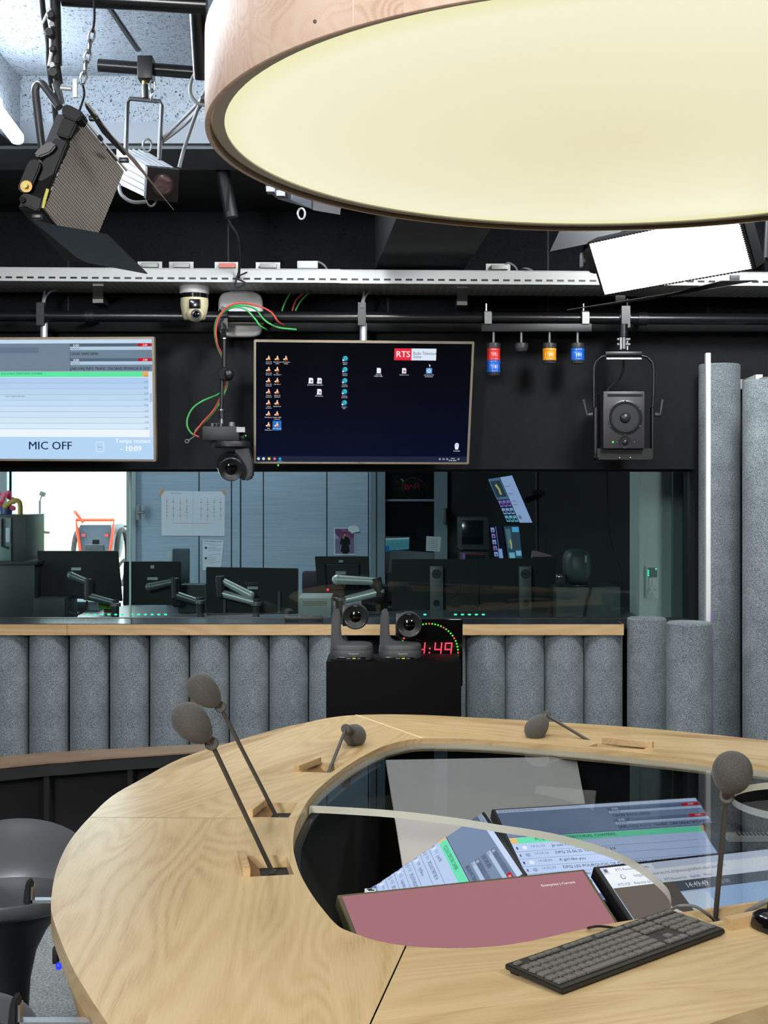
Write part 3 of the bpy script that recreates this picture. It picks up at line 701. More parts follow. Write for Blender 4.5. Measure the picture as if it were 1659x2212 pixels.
column(1397, column_mesh(.0915, .925), 'free-standing low grey felt column just right of the sill end', 6.24, 'low felt columns at the right')
column(1488.5, column_mesh(.0955, .965), 'low grey felt column standing below the white strip', 5.63, 'low felt columns at the right')
column(1554, column_mesh(.0963, 2.12), 'tall grey felt column behind the white strip', 6.22, 'tall felt columns')
column(1653, column_mesh(.098, 2.01), 'tall grey felt column at the right edge', 5.8, 'tall felt columns')
b = MB(); a = at(1525.5,1342,5.75); c_ = at(1535.5,762,5.75); b.lohi((a.x,5.75,.02), (c_.x,5.78,c_.z), 0, .002)
b.build('white_strip', white, None, **T('tall thin white strip standing in front of the grey columns', 'strip'))
b = MB(); a = at(1602,832,6.1); b.slab([at(1600,822,6.3), at(1633,809,6.0), at(1633,832,6.0), at(1600,840,6.3)], .03); b.lohi(at(1600,840,6.28), at(1606,822,6.35))
b.build('white_box', white, None, **T('white box corner showing between the two tall columns', 'box'))
b = MB(); b.tube([at(1634,826,6.0), at(1643,819,5.95), at(1660,817,5.9), at(1690,822,5.9)], .006, smooth=6); b.build('cable', greycab, None, **T('pale cable lying on top of the tall column at the right edge', 'cable'))
b = MB(); b.tube([(at(1538,1320,5.72)), (at(1538.5,1600,5.70))], .004); b.build('cable', mat('violet_cable', (130,110,170), 0.5), None, **T('thin violet cable running down between the low and tall columns', 'cable'))
# =================================================================== BIG ROUND LAMP
hl = .84; LZ = CAMZ+hl; lc = Vector((.717*hl, 3.835*hl, LZ)); ax1, ax2 = Vector((-.509,-.861,0)), Vector((.861,-.509,0)); ra, rb = 1.267*hl, 1.201*hl
def ell(k, z, n=128, d=0.0): return [lc+ax1*((ra+d)*k*math.cos(2*math.pi*i/n))+ax2*((rb+d)*k*math.sin(2*math.pi*i/n))+Vector((0,0,z)) for i in range(n)]
lt = thing('drum_lamp', 'huge round oak-sided drum lamp with a pale yellow diffuser above the table', 'lamp', lc)
lw = MATS['oak_lamp']
b = MB(); b.loft([ell(1,0,d=-.012), ell(1,0,d=-.001), ell(1,.001), ell(1,.215), ell(1,.216,d=-.012), ell(1,.012,d=-.012)], 0, False); b.loft([ell(1,0,d=-.012), ell(1,.02,d=-.012)], 1, False)
b.build('drum', [lw, mat('dark_oak_lip', (92,70,48), 0.5)], lt, smooth=50)
b = MB(); b.lohi(at(765.5,20,2.3)+Vector((-.001,-.001,0)), at(765.5,20,2.3)+Vector((.001,.001,.001)))
b.bm.clear()
for ang_px in (765.5,):                # joint of the veneer
    best = min(ell(1,0,720), key=lambda p: abs((p.x/p.y*F+CX)-ang_px)+(0 if p.y < lc.y else 1e4))
    nrm = Vector((best.x-lc.x, best.y-lc.y, 0)).normalized(); tg = Vector((-nrm.y, nrm.x, 0))
    b.prism([best-tg*.0008+nrm*.0004+Vector((0,0,.002)), best+tg*.0008+nrm*.0004+Vector((0,0,.002)), best+tg*.0008+nrm*.0004+Vector((0,0,.214)), best-tg*.0008+nrm*.0004+Vector((0,0,.214))], nrm*.0006)
b.build('veneer_joint', mat('pale_joint_line', (235,225,215), 0.6), lt)
best = min(ell(1,.0,720), key=lambda p: abs((p.x/p.y*F+CX)-684)+(0 if p.y < lc.y else 1e4)); nrm = Vector((best.x-lc.x, best.y-lc.y, 0)).normalized()
b = MB(); q_ = best+Vector((0,0,.031)); b.cyl(q_, q_+nrm*.003, .0035); b.build('screw', grey, lt)
b = MB(); b.loft([ell(1,.012,d=-.018), ell(1,.012,d=-.045), ell(1,.02,d=-.045)], 0, False); b.build('inner_frame', mat('warm_grey_ring', (205,198,184), 0.5), lt)
b = MB(); b.face(ell(1,.016,d=-.044)); b.face(ell(1,.206,d=-.02), 1)
dif = mat('diffuser', (60,60,52), 0.5, emit=(243,239,205), es=1.0)
nt = NT(dif); tcx = nt.n.new('ShaderNodeTexCoord'); ln = nt.add('ShaderNodeVectorMath', operation='LENGTH'); nt.link(tcx.outputs['Object'], ln.inputs[0])
nt.link(nt.ramp(ln.outputs['Value'], [(0.0, (229,221,184)), (0.70, (239,233,200)), (0.93, (243,241,210)), (1.0, (238,234,186))]), nt.b.inputs['Emission Color'])
b.build('diffuser', [dif, blackp], lt, smooth=0)
b = MB()
for k in range(4):
    p = ell(.6,.206,4)[k]; b.cyl(p, (p.x,p.y,3.15), .006)
b.build('suspension', steel, lt)

# =================================================================== PIPES AND CABLE TRAY
def pipe(a, c_, r, label, m=pipem): 
    return MB().cyl(a, c_, r, seg=22).build('pipe', m, None, **T(label, 'pipe', 'black pipes'))
pl_, pr_ = at(-40,682,6.14), at(1720,690,6.14)
pipe(pl_+(pl_-pr_)*.12, pr_+(pr_-pl_)*.05, .0262, 'long black horizontal pipe carrying the screens below the cable tray')
b = MB(); 
for px in (195,580,1388):
    c_ = at(px,682+8*px/1659,6.14); b.cyl(c_-Vector((.022,0,0)), c_+Vector((.022,0,0)), .031, seg=22)
    b.lohi(c_+Vector((-.012,.0,-.012)), c_+Vector((.012,.155,.012)))
b.build('pipe_bracket', black, None, **T('black brackets tying the long pipe to the dark wall', 'bracket'))
pipe(at(135,-6,3.6), at(447,12,3.6), .024, 'black pipe crossing the top of the picture left of the lamp')
pipe(Vector((at(424,-30,3.66).x-.01,3.62,3.15)), at(437,168,3.90), .026, 'black upright pipe hugging the left side of the drum lamp')
pipe(at(213,141,4.35), at(450,159,4.35), .021, 'short black pipe under the ceiling holding the silver spotlight')
pipe(at(482,345,5.6)+Vector((-.01,0,.0)), at(500,470,5.6), .030, 'black upright pipe under the left far rim of the drum lamp', mat('dull_black_pipe', (14,15,18), 0.55, spec=0.3))
# long cable tray, slotted front and punched underside
traym = mat('tray_white', (184,187,186), 0.45, spec=0.4); t_ = NT(traym)
tc = t_.n.new('ShaderNodeTexCoord'); sp_ = t_.add('ShaderNodeSeparateXYZ'); t_.link(tc.outputs['Object'], sp_.inputs[0])
def mth(op, a, b_=None, t_=t_):
    n = t_.n.new('ShaderNodeMath'); n.operation = op
    for i, x in enumerate((a, b_)):
        if x is None: continue
        if hasattr(x, 'is_linked'): t_.link(x, n.inputs[i])
        else: n.inputs[i].default_value = x
    return n.outputs[0]
fx = mth('FRACT', mth('DIVIDE', sp_.outputs[0], .0492)); inx = mth('LESS_THAN', fx, .62)
zz = mth('LESS_THAN', mth('ABSOLUTE', mth('SUBTRACT', sp_.outputs[2], .018)), .0045)
fr_ = mth('LESS_THAN', sp_.outputs[1], .004)
s1 = mth('MULTIPLY', mth('MULTIPLY', inx, zz), fr_)
gx = mth('LESS_THAN', mth('ABSOLUTE', mth('SUBTRACT', mth('FRACT', mth('DIVIDE', sp_.outputs[0], .033)), .5)), .3)
gy = mth('LESS_THAN', mth('ABSOLUTE', mth('SUBTRACT', mth('FRACT', mth('DIVIDE', sp_.outputs[1], .05)), .5)), .22)
und = mth('MULTIPLY', mth('LESS_THAN', sp_.outputs[2], .0015), mth('GREATER_THAN', sp_.outputs[1], .01))
s2 = mth('MULTIPLY', mth('MULTIPLY', gx, gy), mth('MULTIPLY', und, .45))
mxn = t_.add('ShaderNodeMix', data_type='RGBA'); t_.link(mth('MAXIMUM', s1, s2), mxn.inputs[0]); mxn.inputs[6].default_value = rgb((184,187,186)); mxn.inputs[7].default_value = rgb((16,18,18)); t_.link(mxn.outputs[2], t_.b.inputs['Base Color'])
tl, tr = at(0,607.5,6.0), at(1659,617.5,6.0); sl = (tr.z-tl.z)/(tr.x-tl.x)
tray = bpy.data.objects.new('cable_tray', None); COL.objects.link(tray); tray.location = (0,6.0,tl.z-sl*tl.x); tray.rotation_euler = (0,-math.atan(sl),0); WL[tray] = Vector()
for k, v in T('long white slotted cable tray across the room above the pipe', 'cable tray').items(): tray[k] = v
for a_, c_, dz in ((XL,-.20,0), (-.20,XR,-.002)):
    b = MB(); b.lohi((a_,0,dz), (c_,.0018,.064+dz)); b.lohi((a_,0,dz), (c_,.34,.0018+dz)); b.lohi((a_,.338,dz), (c_,.34,.064+dz)); b.lohi((a_,-.004,.061+dz), (c_,.006,.064+dz))
    b.build('tray_section', traym, tray)
def tz(px): return 607.5+10*px/1659
for px in (200,987):
    b = MB(); a = at(px,tz(px)+3,6.06); a2 = at(px,tz(px)+32,6.30)
    b.prism([a-Vector((tray.location if False else (0,0,0)))-Vector((0,0,0)), a+Vector((.05,0,0)), a2+Vector((.05,0,0)), a2], (0,0,-.012)); b.lohi(a2+Vector((0,.0,-.03)), a2+Vector((.05,.14,-.0)))
    o = b.build('tray_bracket', galv, None, **T('pale steel bracket under the cable tray, %s' % ('at the left' if px < 500 else 'above the right side of the right screen'), 'bracket', 'tray brackets'))
for i, (px, c1_, lab) in enumerate(((322,0,'half hidden behind the black barn door'),(390,0,'second from the left'),(489,1,'with a reddish part, above the white router'),(578,0,'beside the black cables'),(664,2,'plain white, in the middle'),(1077,0,'furthest right with a pale cable loop'))):
    p = at(px,tz(px)-31,6.05); t = thing('junction_box', 'small grey terminal box on the cable tray, %s' % lab, 'junction box', p, 'terminal boxes on the cable tray'); p = WL[t]
    if c1_ == 2: b = MB(); b.box(p+Vector((0,.03,.02)), (.095,.05,.035), 0, .004); b.build('housing', offw, t)
    else:
        b = MB(); b.lohi(p+Vector((-.056,.02,0)), p+Vector((.056,.024,.032))); b.build('plate', offw, t)
        b = MB(); b.box(p+Vector((.004,.005,.012)), (.075,.03,.022), 0, .003); b.build('housing', mat('red_terminal', (190,110,96), 0.5) if c1_ else galv, t)
    if px in (664,1077):
        b = MB(); b.tube([p+Vector((.03,.02,.02)), p+Vector((.045,.02,.035)), p+Vector((.075,.02,.02)), p+Vector((.095,.03,-.01))], .005, smooth=5); b.build('cable', greycab, t)
b = MB(); b.tube([at(1122,586,6.1), at(1132,580,6.05), at(1146,583,6.05), at(1154,590,6.1)], .005, smooth=5); b.build('cable', greycab, None, **T('pale cable loop on the cable tray right of the last terminal box', 'cable'))
# skewed duct under the low ceiling
b = MB(); q = [on(810,583,2.60), on(855,475,2.60), on(1060,495,2.60), on(1000,588,2.60)]
dv = (q[1]-q[0]); q[1] = q[0]+dv*1.72; dv = (q[2]-q[3]); q[2] = q[3]+dv*1.72
for p in (q[0], q[3]): p.y = min(p.y, 6.43)
b.prism(q, (0,0,.28)); duct = b.build('duct', mat('duct_grey', (58,60,64), 0.7), None, **T('dark grey rectangular duct under the ceiling behind the lamp', 'duct'))
dl = (q[1]-q[0]).normalized(); b = MB(); b.prism([q[0]+Vector((-.012,0,.0)), q[0]+Vector((.004,0,0)), q[1]+Vector((.004,0,0)), q[1]+Vector((-.012,0,0))], (0,0,.02)); b.build('corner_strip', trimg, duct) if False else b.bm.free()

# =================================================================== CEILING FITTINGS, LEFT
p0, p1 = Vector((-1.385,3.55,3.0)), at(37,298,4.95)
t = thing('tube_light', 'bright white fluorescent tube high at the left edge', 'light', (p0+p1)/2)
MB().cyl(p0, p1, .026, seg=20, bev=.004).build('tube', mat('tube_glow', (255,255,255), 0.3, emit=(240,246,255), es=125.0), t)
b = MB(); dd = (p1-p0).normalized(); b.cyl(p1, p1+dd*.02, .021); b.cyl(p0-dd*.02, p0, .021); b.tube([p0+Vector((-.03,0,.03)), p1+Vector((-.03,0,.03))], .02, 8); b.lohi((-1.43,4.80,2.86), (-1.40,4.84,2.96)); b.lohi((-1.43,3.80,2.96), (-1.40,3.84,3.02)); b.build('holder', offw, t)

def rect4(q):                          # rectangle in space from its four seen corners; d = distance of the first
    d = q[4]; r = [Vector(((x-CX)/F, 1, -(y-HY)/F)) for x, y in q[:4]]
    A_ = Matrix((( -r[1].x, r[2].x, -r[3].x), (-r[1].y, r[2].y, -r[3].y), (-r[1].z, r[2].z, -r[3].z)))
    s = A_.inverted() @ Vector((-r[0].x, -r[0].y, -r[0].z))
    k = [1, s.x, s.y, s.z]; return [Vector((0,0,CAMZ))+r[i]*(k[i]*d) for i in range(4)]
def flat(pts, d, th, bev=.004):        # plate with a given outline, th thick
    dd = d if hasattr(d, '__len__') else [d]*len(pts)
    return MB().prism([at(*p_, k_) for p_, k_ in zip(pts, dd)], (0,th,0), 0, bev)
def facing(q):
    n = (q[1]-q[0]).cross(q[3]-q[0]).normalized(); c_ = sum(q, Vector())/4
    return (n if n.dot(Vector((0,0,CAMZ))-c_) > 0 else -n), c_
# unlit LED panel with honeycomb front
q = [at(174,257,3.50), at(268,370,3.746), at(189,562,3.656), at(95.5,452,3.41)]
n, c_ = facing(q); u, v = (q[1]-q[0]).normalized(), (q[3]-q[0]).normalized(); v = (v-u*v.dot(u)).normalized()
t = thing('led_panel', 'unlit black studio light panel with a honeycomb front and open barn doors, upper left', 'studio light', c_, 'studio lights')
hc_ = mat('honeycomb', (60,58,56), 0.4, 0.3); nt = NT(hc_); tcx = nt.n.new('ShaderNodeTexCoord'); mpx = nt.add('ShaderNodeMapping', vector_type='TEXTURE')
mpx.inputs['Rotation'].default_value = Matrix((u, v, u.cross(v))).transposed().to_euler(); nt.link(tcx.outputs['Object'], mpx.inputs[0])
br = nt.add('ShaderNodeTexBrick', Scale=1.0); br.inputs['Brick Width'].default_value = .0072; br.inputs['Row Height'].default_value = .0088; br.inputs['Mortar Size'].default_value = .0014; br.inputs['Mortar Smooth'].default_value = .8
br.inputs['Color1'].default_value = rgb((58,56,54)); br.inputs['Color2'].default_value = rgb((84,80,76)); br.inputs['Mortar'].default_value = rgb((206,200,190)); nt.link(mpx.outputs[0], br.inputs[0]); nt.link(br.outputs[0], nt.b.inputs['Base Color'])
MB().prism(q, -n*.006).build('honeycomb_grid', hc_, t)
qo = [c_+(p_-c_)*1.05-n*.004 for p_ in q]
MB().prism(qo, -n*.070, 0, .004).build('housing', blackmat, t)
b = MB(); b.tube([qo[0]+n*.006, qo[1]+n*.006], .0035, 8); b.tube([qo[0].lerp(qo[1],.36)+n*.008, qo[0].lerp(qo[1],.42)+n*.008], .006, 8, 1); b.build('front_rail', [steel, blackmat], t)
flat([(132,232),(140,224),(150,226),(178,241),(177,252),(166,263),(134,250)], 3.45, .07).build('corner_block', MATS['dimmer_black'] if 'dimmer_black' in MATS else mat('dimmer_black', (11,11,12), 0.5, spec=0.25), t)
flat([(135,252),(166,265),(150,300),(120,290)], 3.46, .05).build('side_block', MATS['dimmer_black'] if 'dimmer_black' in MATS else mat('dimmer_black', (11,11,12), 0.5, spec=0.25), t)
flat([(118,296),(146,306),(108,402),(72,388)], 3.44, .06).build('control_box', mat('side_dark', (12,12,13), 0.5, spec=0.25), t)
flat([(60,350),(68,343),(78,343),(88,352),(86,362),(62,418),(40,412),(37,404)], 3.42, .04).build('dimmer_box', mat('dimmer_black', (11,11,12), 0.5, spec=0.25), t)
kc = at(57,403,3.415); kn = Vector((0,-1,0))
b = MB(); b.cyl(kc, kc+kn*.002, .0155, seg=24); b.cyl(kc, kc+kn*.014, .0065, m=1); b.build('dial', [mat('yellow_dial', (232,182,40), 0.4), mat('pale_knob', (215,205,110), 0.4)], t)
flat([(100,407),(106,409),(95,450),(88,448)], 3.405, .002, 0).build('yellow_label', mat('yellow_print', (205,196,60), 0.5), t)
b = flat([(41,428),(46,419),(56,416),(92,430),(88,452),(80,456),(44,440)], 3.40, .03); b.cyl(at(48,431,3.39), at(48,431,3.41), .0075, seg=18); b.build('clamp_plate', MATS['dimmer_black'] if 'dimmer_black' in MATS else mat('dimmer_black', (11,11,12), 0.5, spec=0.25), t)
flat([(72,334),(82,320),(104,304),(114,308),(122,314),(108,330),(84,340)], 3.42, .05).build('power_box', dgrey, t)
def door(pts, ds, name='barn_door'):
    b = MB(); P_ = [at(x, y, d) for (x, y), d in zip(pts, ds)]; n_ = (P_[1]-P_[0]).cross(P_[-1]-P_[0]).normalized()
    b.prism(P_, n_*.0025); return b
door([(66,474),(118,488),(208,503),(233,509),(318,592),(190,568),(168,558)], [3.38,3.36,3.31,3.28,3.53,3.64,3.62]).build('barn_door', mat('barn_door_black', (26,31,35), 0.42), t)
door([(184,222),(190,224),(268,330),(335,405),(375,454),(316,382),(296,350),(240,292)], [3.46,3.46,3.58,3.70,3.78,3.68,3.62,3.54]).build('barn_door', mat('barn_door_grey', (172,164,154), 0.4), t)
door([(184,222),(240,292),(274,334),(268,336),(245,312),(222,288),(186,232)], [3.455,3.535,3.58,3.58,3.55,3.53,3.46]).build('barn_door', MATS['barn_door_black'], t)
for (x_, y_, d_) in ((203,256,3.5),(268,346,3.66),(80,468,3.38)):
    b = MB(); b.box(at(x_,y_,d_), (.026,.02,.012), 0, .003); b.build('hinge', black, t)
b = MB(); Y_ = [at(94,330,3.60), at(76,200,3.60), at(80,178,3.60), at(90,176,3.60), at(137,238,3.56)]
b.tube([at(91,322,3.62), at(78,215,3.62), at(77,190,3.62), at(84,181,3.62), at(95,186,3.61), at(128,232,3.58)], .011, smooth=4); b.build('yoke', mat('yoke_grey', (70,72,74), 0.35, 0.3), t)
# drop arm that carries it
t = thing('drop_arm', 'telescopic black drop arm with clamps and knobs above the unlit panel', 'lighting arm', at(117,0,3.62))
b = MB(); b.cyl(at(117,-10,3.62), at(121,140,3.62), .017); b.build('upper_tube', blackmat, t)
b = MB(); b.cyl(at(119,135,3.62), at(126,180,3.62), .013); b.build('sleeve', blackmat, t)
b = MB(); b.cyl(at(121,180,3.61), at(131,222,3.60), .011); b.build('spigot', steel, t)
for (x_, y_, r_) in ((113,37,.012),(110,75,.014),(117,110,.010),(118,160,.016)):
    v_ = Vector((0,-1,0)); a = at(x_,y_,3.60); b = MB(); b.cyl(a, a+v_*.022, r_, seg=6, bev=.003); b.build('knob', blackmat, t)
for (x_, y_, dx, dy) in ((108,18,-18,36),(113,105,-8,38)):
    b = MB(); b.cyl(at(x_,y_,3.59), at(x_+dx,y_+dy,3.59), .005, .0035); b.build('lever', silver, t)
for (x_, y_) in ((117,60),(118,147)):
    a = at(x_,y_,3.60); b = MB(); b.cyl(a+Vector((0,-.02,0)), a+Vector((0,-.03,0)), .007); b.build('bolt', steel, t)
b = MB(); b.cyl(at(131,190,3.6), at(155,192,3.6), .006); b.lohi(at(157,170,3.6), at(168,212,3.61)); b.build('wing_knob', silver, t)
b = MB(); b.tube([at(90,-10,3.66), at(95,40,3.66), at(104,90,3.66), at(106,150,3.66), at(115,210,3.66), at(122,270,3.66)], .008, smooth=5); b.build('cable', rubber, None, **T('black taped cable running down beside the drop arm', 'cable'))
def chain(a, c_, n, r, wr, label):
    t = thing('safety_chain', label, 'chain', a); P_ = [Vector(a).lerp(Vector(c_), i/n) for i in range(n+1)]
    for i in range(n):
        m_, d = (P_[i]+P_[i+1])/2, (P_[i+1]-P_[i]); L = d.length*.66; d.normalize(); s_ = Vector((0,1,0)) if i % 2 else d.cross(Vector((0,1,0))).normalized()
        pts = [m_+d*(L*math.cos(k_*math.pi/8))+s_*(r*math.sin(k_*math.pi/8)) for k_ in range(17)]
        b = MB(); b.tube(pts, wr, 8); b.build('link', steel, t)
chain(at(200,66,3.55), at(178,180,3.55), 5, .008, .0028, 'steel safety chain beside the drop arm')
b = MB(); b.tube([at(203,-8,3.55), at(204,40,3.55), at(200,70,3.55)], .003, smooth=4); b.tube([at(178,180,3.55), at(182,205,3.55), at(172,238,3.52)], .003, smooth=4); b.build('safety_wire', rubber, None, **T('thin black safety wire above and below the steel chain', 'wire'))
# silver spotlight on a yoke
t = thing('spotlight', 'silver box spotlight hanging from a square yoke, behind the unlit panel', 'spotlight', at(318,150,4.35), 'studio lights')
b = MB(); a = at(316,150,4.33); b.box(a+Vector((0,0,.0)), (.05,.06,.075), 0, .004); b.build('clamp', black, t)
b = MB(); b.cyl(at(312,172,4.33), at(312,184,4.33), .008); b.build('stud', brass, t)
b = MB(); b.cyl(at(313,183,4.33), at(314,212,4.33), .011); b.build('spigot', dgrey, t)
b = MB(); b.tube([at(272,330,4.33), at(275,222,4.33), at(281,213,4.33), at(345,219,4.33), at(349,228,4.33), at(344,345,4.33)], .0075, 8); b.build('yoke', MATS['yoke_grey'], t)
ff = [at(318,360,4.14), at(383,366,4.18), at(378,433,4.22), at(315,426,4.18)]; bb = [at(252,322,4.46), at(312,325,4.5), at(308,392,4.53), at(253,396,4.49)]
b = MB(); b.loft([[p for p in ff], [p for p in bb]]); b.build('housing', mat('alu_ribbed', (196,202,206), 0.4, 0.25), t)
b = MB()
for k_ in (.2,.4,.6,.8):
    a_, c_ = ff[0].lerp(ff[3],k_), bb[0].lerp(bb[3],k_); a2_, c2_ = ff[0].lerp(ff[1],k_), bb[0].lerp(bb[1],k_)
    b.tube([a_, c_], .004, 6); b.tube([a2_, c2_], .004, 6)
b.build('rib', mat('alu_dark', (150,156,162), 0.4, 0.4), t)
b = MB(); n_, cf = facing(ff)
cf = sum(ff, Vector())/4; uu = (ff[1]-ff[0]).normalized(); vv = (ff[3]-ff[0]).normalized(); s_ = (ff[1]-ff[0]).length/2
Mf = axes(cf, uu, vv, n_)
b = MB(Mf); b.loft([[(x_*s_*1.06, y_*s_*1.06, z_) for x_, y_ in ((-1,-1),(1,-1),(1,1),(-1,1))] for z_ in (-.012,.018)]); b.build('front_frame', blackmat, t)
b = MB(Mf); b.lathe((0,0,.017), (0,0,.03), [(0,s_*.74),(.006,s_*.74),(.007,s_*.66)], 36, 0, False); b.build('lens_ring', dgrey, t)
b = MB(Mf); b.lathe((0,0,.0185), (0,0,.03), [(0,s_*.68),(.003,s_*.55),(.006,s_*.25),(.0065,.0005)], 36); b.build('lens', mat('violet_lens', (120,96,104), 0.1, 0.2, spec=0.8), t, smooth=60)
for (x_, y_) in ((318,314),(327,432)):
    a = at(x_,y_,4.2); b = MB(); b.tube([a+Vector((.014*math.cos(k_*math.pi/8),0,.02*math.sin(k_*math.pi/8))) for k_ in range(17)], .0035, 8); b.build('safety_eye', grey, t)
b = MB(); b.tube([at(257,398,4.3), at(262,420,4.28), at(285,436,4.28), at(315,436,4.3)], .006, smooth=5); b.build('cord', greycab, t)
chain(at(330,176,4.28), at(327,214,4.28), 2, .009, .003, 'steel carabiner links beside the spotlight clamp')
# second spotlight peeking out under the lamp rim
t = thing('spotlight', 'grey box spotlight half hidden behind the far left rim of the drum lamp', 'spotlight', at(650,420,4.9), 'studio lights')
b = MB(); b.loft([[at(573,390,5.2), at(600,398,5.2), at(600,430,5.2), at(573,408,5.2)], [at(680,420,4.85), at(735,420,4.85), at(735,462,4.85), at(676,452,4.85)]]); b.build('housing', mat('alu_grey', (88,94,100), 0.4, 0.4), t)
b = MB(); b.loft([[at(676,430,4.84), at(738,425,4.80), at(735,464,4.80), at(676,454,4.84)], [at(668,430,4.9), at(722,428,4.9), at(722,460,4.9), at(668,450,4.9)]]); b.build('front_frame', blackmat, t)
b = MB(); a = at(651,462,4.8); b.tube([a+Vector((.013*math.cos(k_*math.pi/8),0,.02*math.sin(k_*math.pi/8))) for k_ in range(17)], .004, 8); b.build('safety_eye', grey, t)
for i, x_ in enumerate((575,597,630)):
    b = MB(); b.lohi(at(x_,402+i*9,5.0+.0)+Vector((0,0,0)), at(x_+20,420+i*9,5.05)); b.build('fin', grey, t)
for lab, pts, r_ in (('grey cable sagging from the spotlight towards the lamp',[at(344,306,4.35), at(390,262,4.3), at(428,222,4.2), at(446,190,4.1)],.0055),
                     ('second grey cable sagging from the spotlight towards the lamp',[at(346,310,4.36), at(400,268,4.3), at(431,232,4.2), at(444,214,4.1)],.0055),
                     ('grey cable dropping past the spotlight front',[at(387,362,4.3), at(398,320,4.3), at(420,255,4.2), at(437,210,4.1)],.006),
                     ('looped grey cable beside the upright pipe',[at(440,138,4.0), at(416,168,4.0), at(411,200,4.0), at(425,222,4.0), at(445,228,4.0)],.0055),
                     ('thin dark cables hanging from the upright pipe under the lamp',[at(495,400,5.5), at(492,470,5.6), at(512,510,5.7), at(517,560,5.9), at(516,600,5.98)],.006),
                     ('thin dark cable knot over the slotted cable tray',[at(534,588,5.95), at(512,600,5.96), at(530,612,5.96), at(508,620,5.96), at(516,585,5.96)],.004)):
    b = MB(); b.tube(pts, r_, smooth=6); b.build('cable', greycab if 'grey' in lab else rubber, None, **T(lab, 'cable'))
# lit LED panel, right
q = rect4(((1273.5,526.4),(1591,458),(1624,580),(1307,636),5.0))
n, c_ = facing(q); u, v = (q[1]-q[0]).normalized(), (q[3]-q[0]).normalized()
t = thing('led_panel', 'brightly lit white studio light panel under the right side of the lamp', 'studio light', c_, 'studio lights')
b = MB(); b.face([p+n*.001 for p in q]); W_, H_ = (q[1]-q[0]).length, (q[3]-q[0]).length
b.build('lit_face', mat('led_glow', (255,255,255), 0.4, emit=(255,250,242), es=7.0), t)
MB().prism([c_+(p_-c_)*1.0+((p_-c_).normalized())*.016-n*.002 for p_ in q], -n*.066, 0, .003).build('housing', blackmat, t)
b = MB(axes(c_+n*.002, u, v, n))
for i in range(44):
    for j in (-1,1): b.box((-W_/2+W_*(i+.5)/44, j*(H_/2+.002), 0), (W_/88,.006,.004))
for i in range(26):
    b.box((-W_/2-.003, -H_/2+H_*(i+.5)/26, 0), (.008,H_/52,.004)); b.box((W_/2+.003, -H_/2+H_*(i+.5)/26, 0), (.008,H_/52,.004))
b.build('grid_edge', blackmat, t)
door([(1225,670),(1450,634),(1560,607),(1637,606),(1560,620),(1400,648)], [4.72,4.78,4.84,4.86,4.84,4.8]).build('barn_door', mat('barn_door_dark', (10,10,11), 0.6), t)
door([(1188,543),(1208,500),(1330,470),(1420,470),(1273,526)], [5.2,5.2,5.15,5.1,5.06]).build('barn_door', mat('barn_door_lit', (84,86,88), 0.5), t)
for x_, y_ in ((1340,645),(1587,600)):
    b = MB(); b.box(at(x_,y_,4.9), (.035,.012,.02), 0, .002); b.build('hinge', dgrey, t)
b = MB(); a = at(1256,562,5.14); b.box(a, (.012,.03,.055), 0, .004); b.cyl(a, a+Vector((.06,0,0)), .008); b.build('tilt_knob', silver, t)
flat([(1262,540),(1276,530),(1292,588),(1276,584)], 5.08, .05).build('side_plate', blackp, t)
flat([(1608,480),(1624,486),(1642,560),(1630,575)], 4.66, .05).build('control_box', dgrey, t)
b = MB(); a = at(1640,572,4.62); b.box(a, (.04,.03,.045), 0, .008); b.cyl(a+Vector((0,-.016,.006)), a+Vector((0,-.02,.006)), .009); b.build('clamp_plate', MATS['dimmer_black'] if 'dimmer_black' in MATS else mat('dimmer_black', (11,11,12), 0.5, spec=0.25), t)
b = MB(); b.tube([at(1262,560,5.2), at(1280,430,5.25), at(1450,400,5.2), at(1660,420,5.1), at(1655,560,4.95)], .012, 8); b.build('yoke', black, t)
b = MB(); b.cyl(at(1450,400,5.2), (at(1450,400,5.2).x, 5.2, 2.88), .016); b.build('hanger', pipem, t)

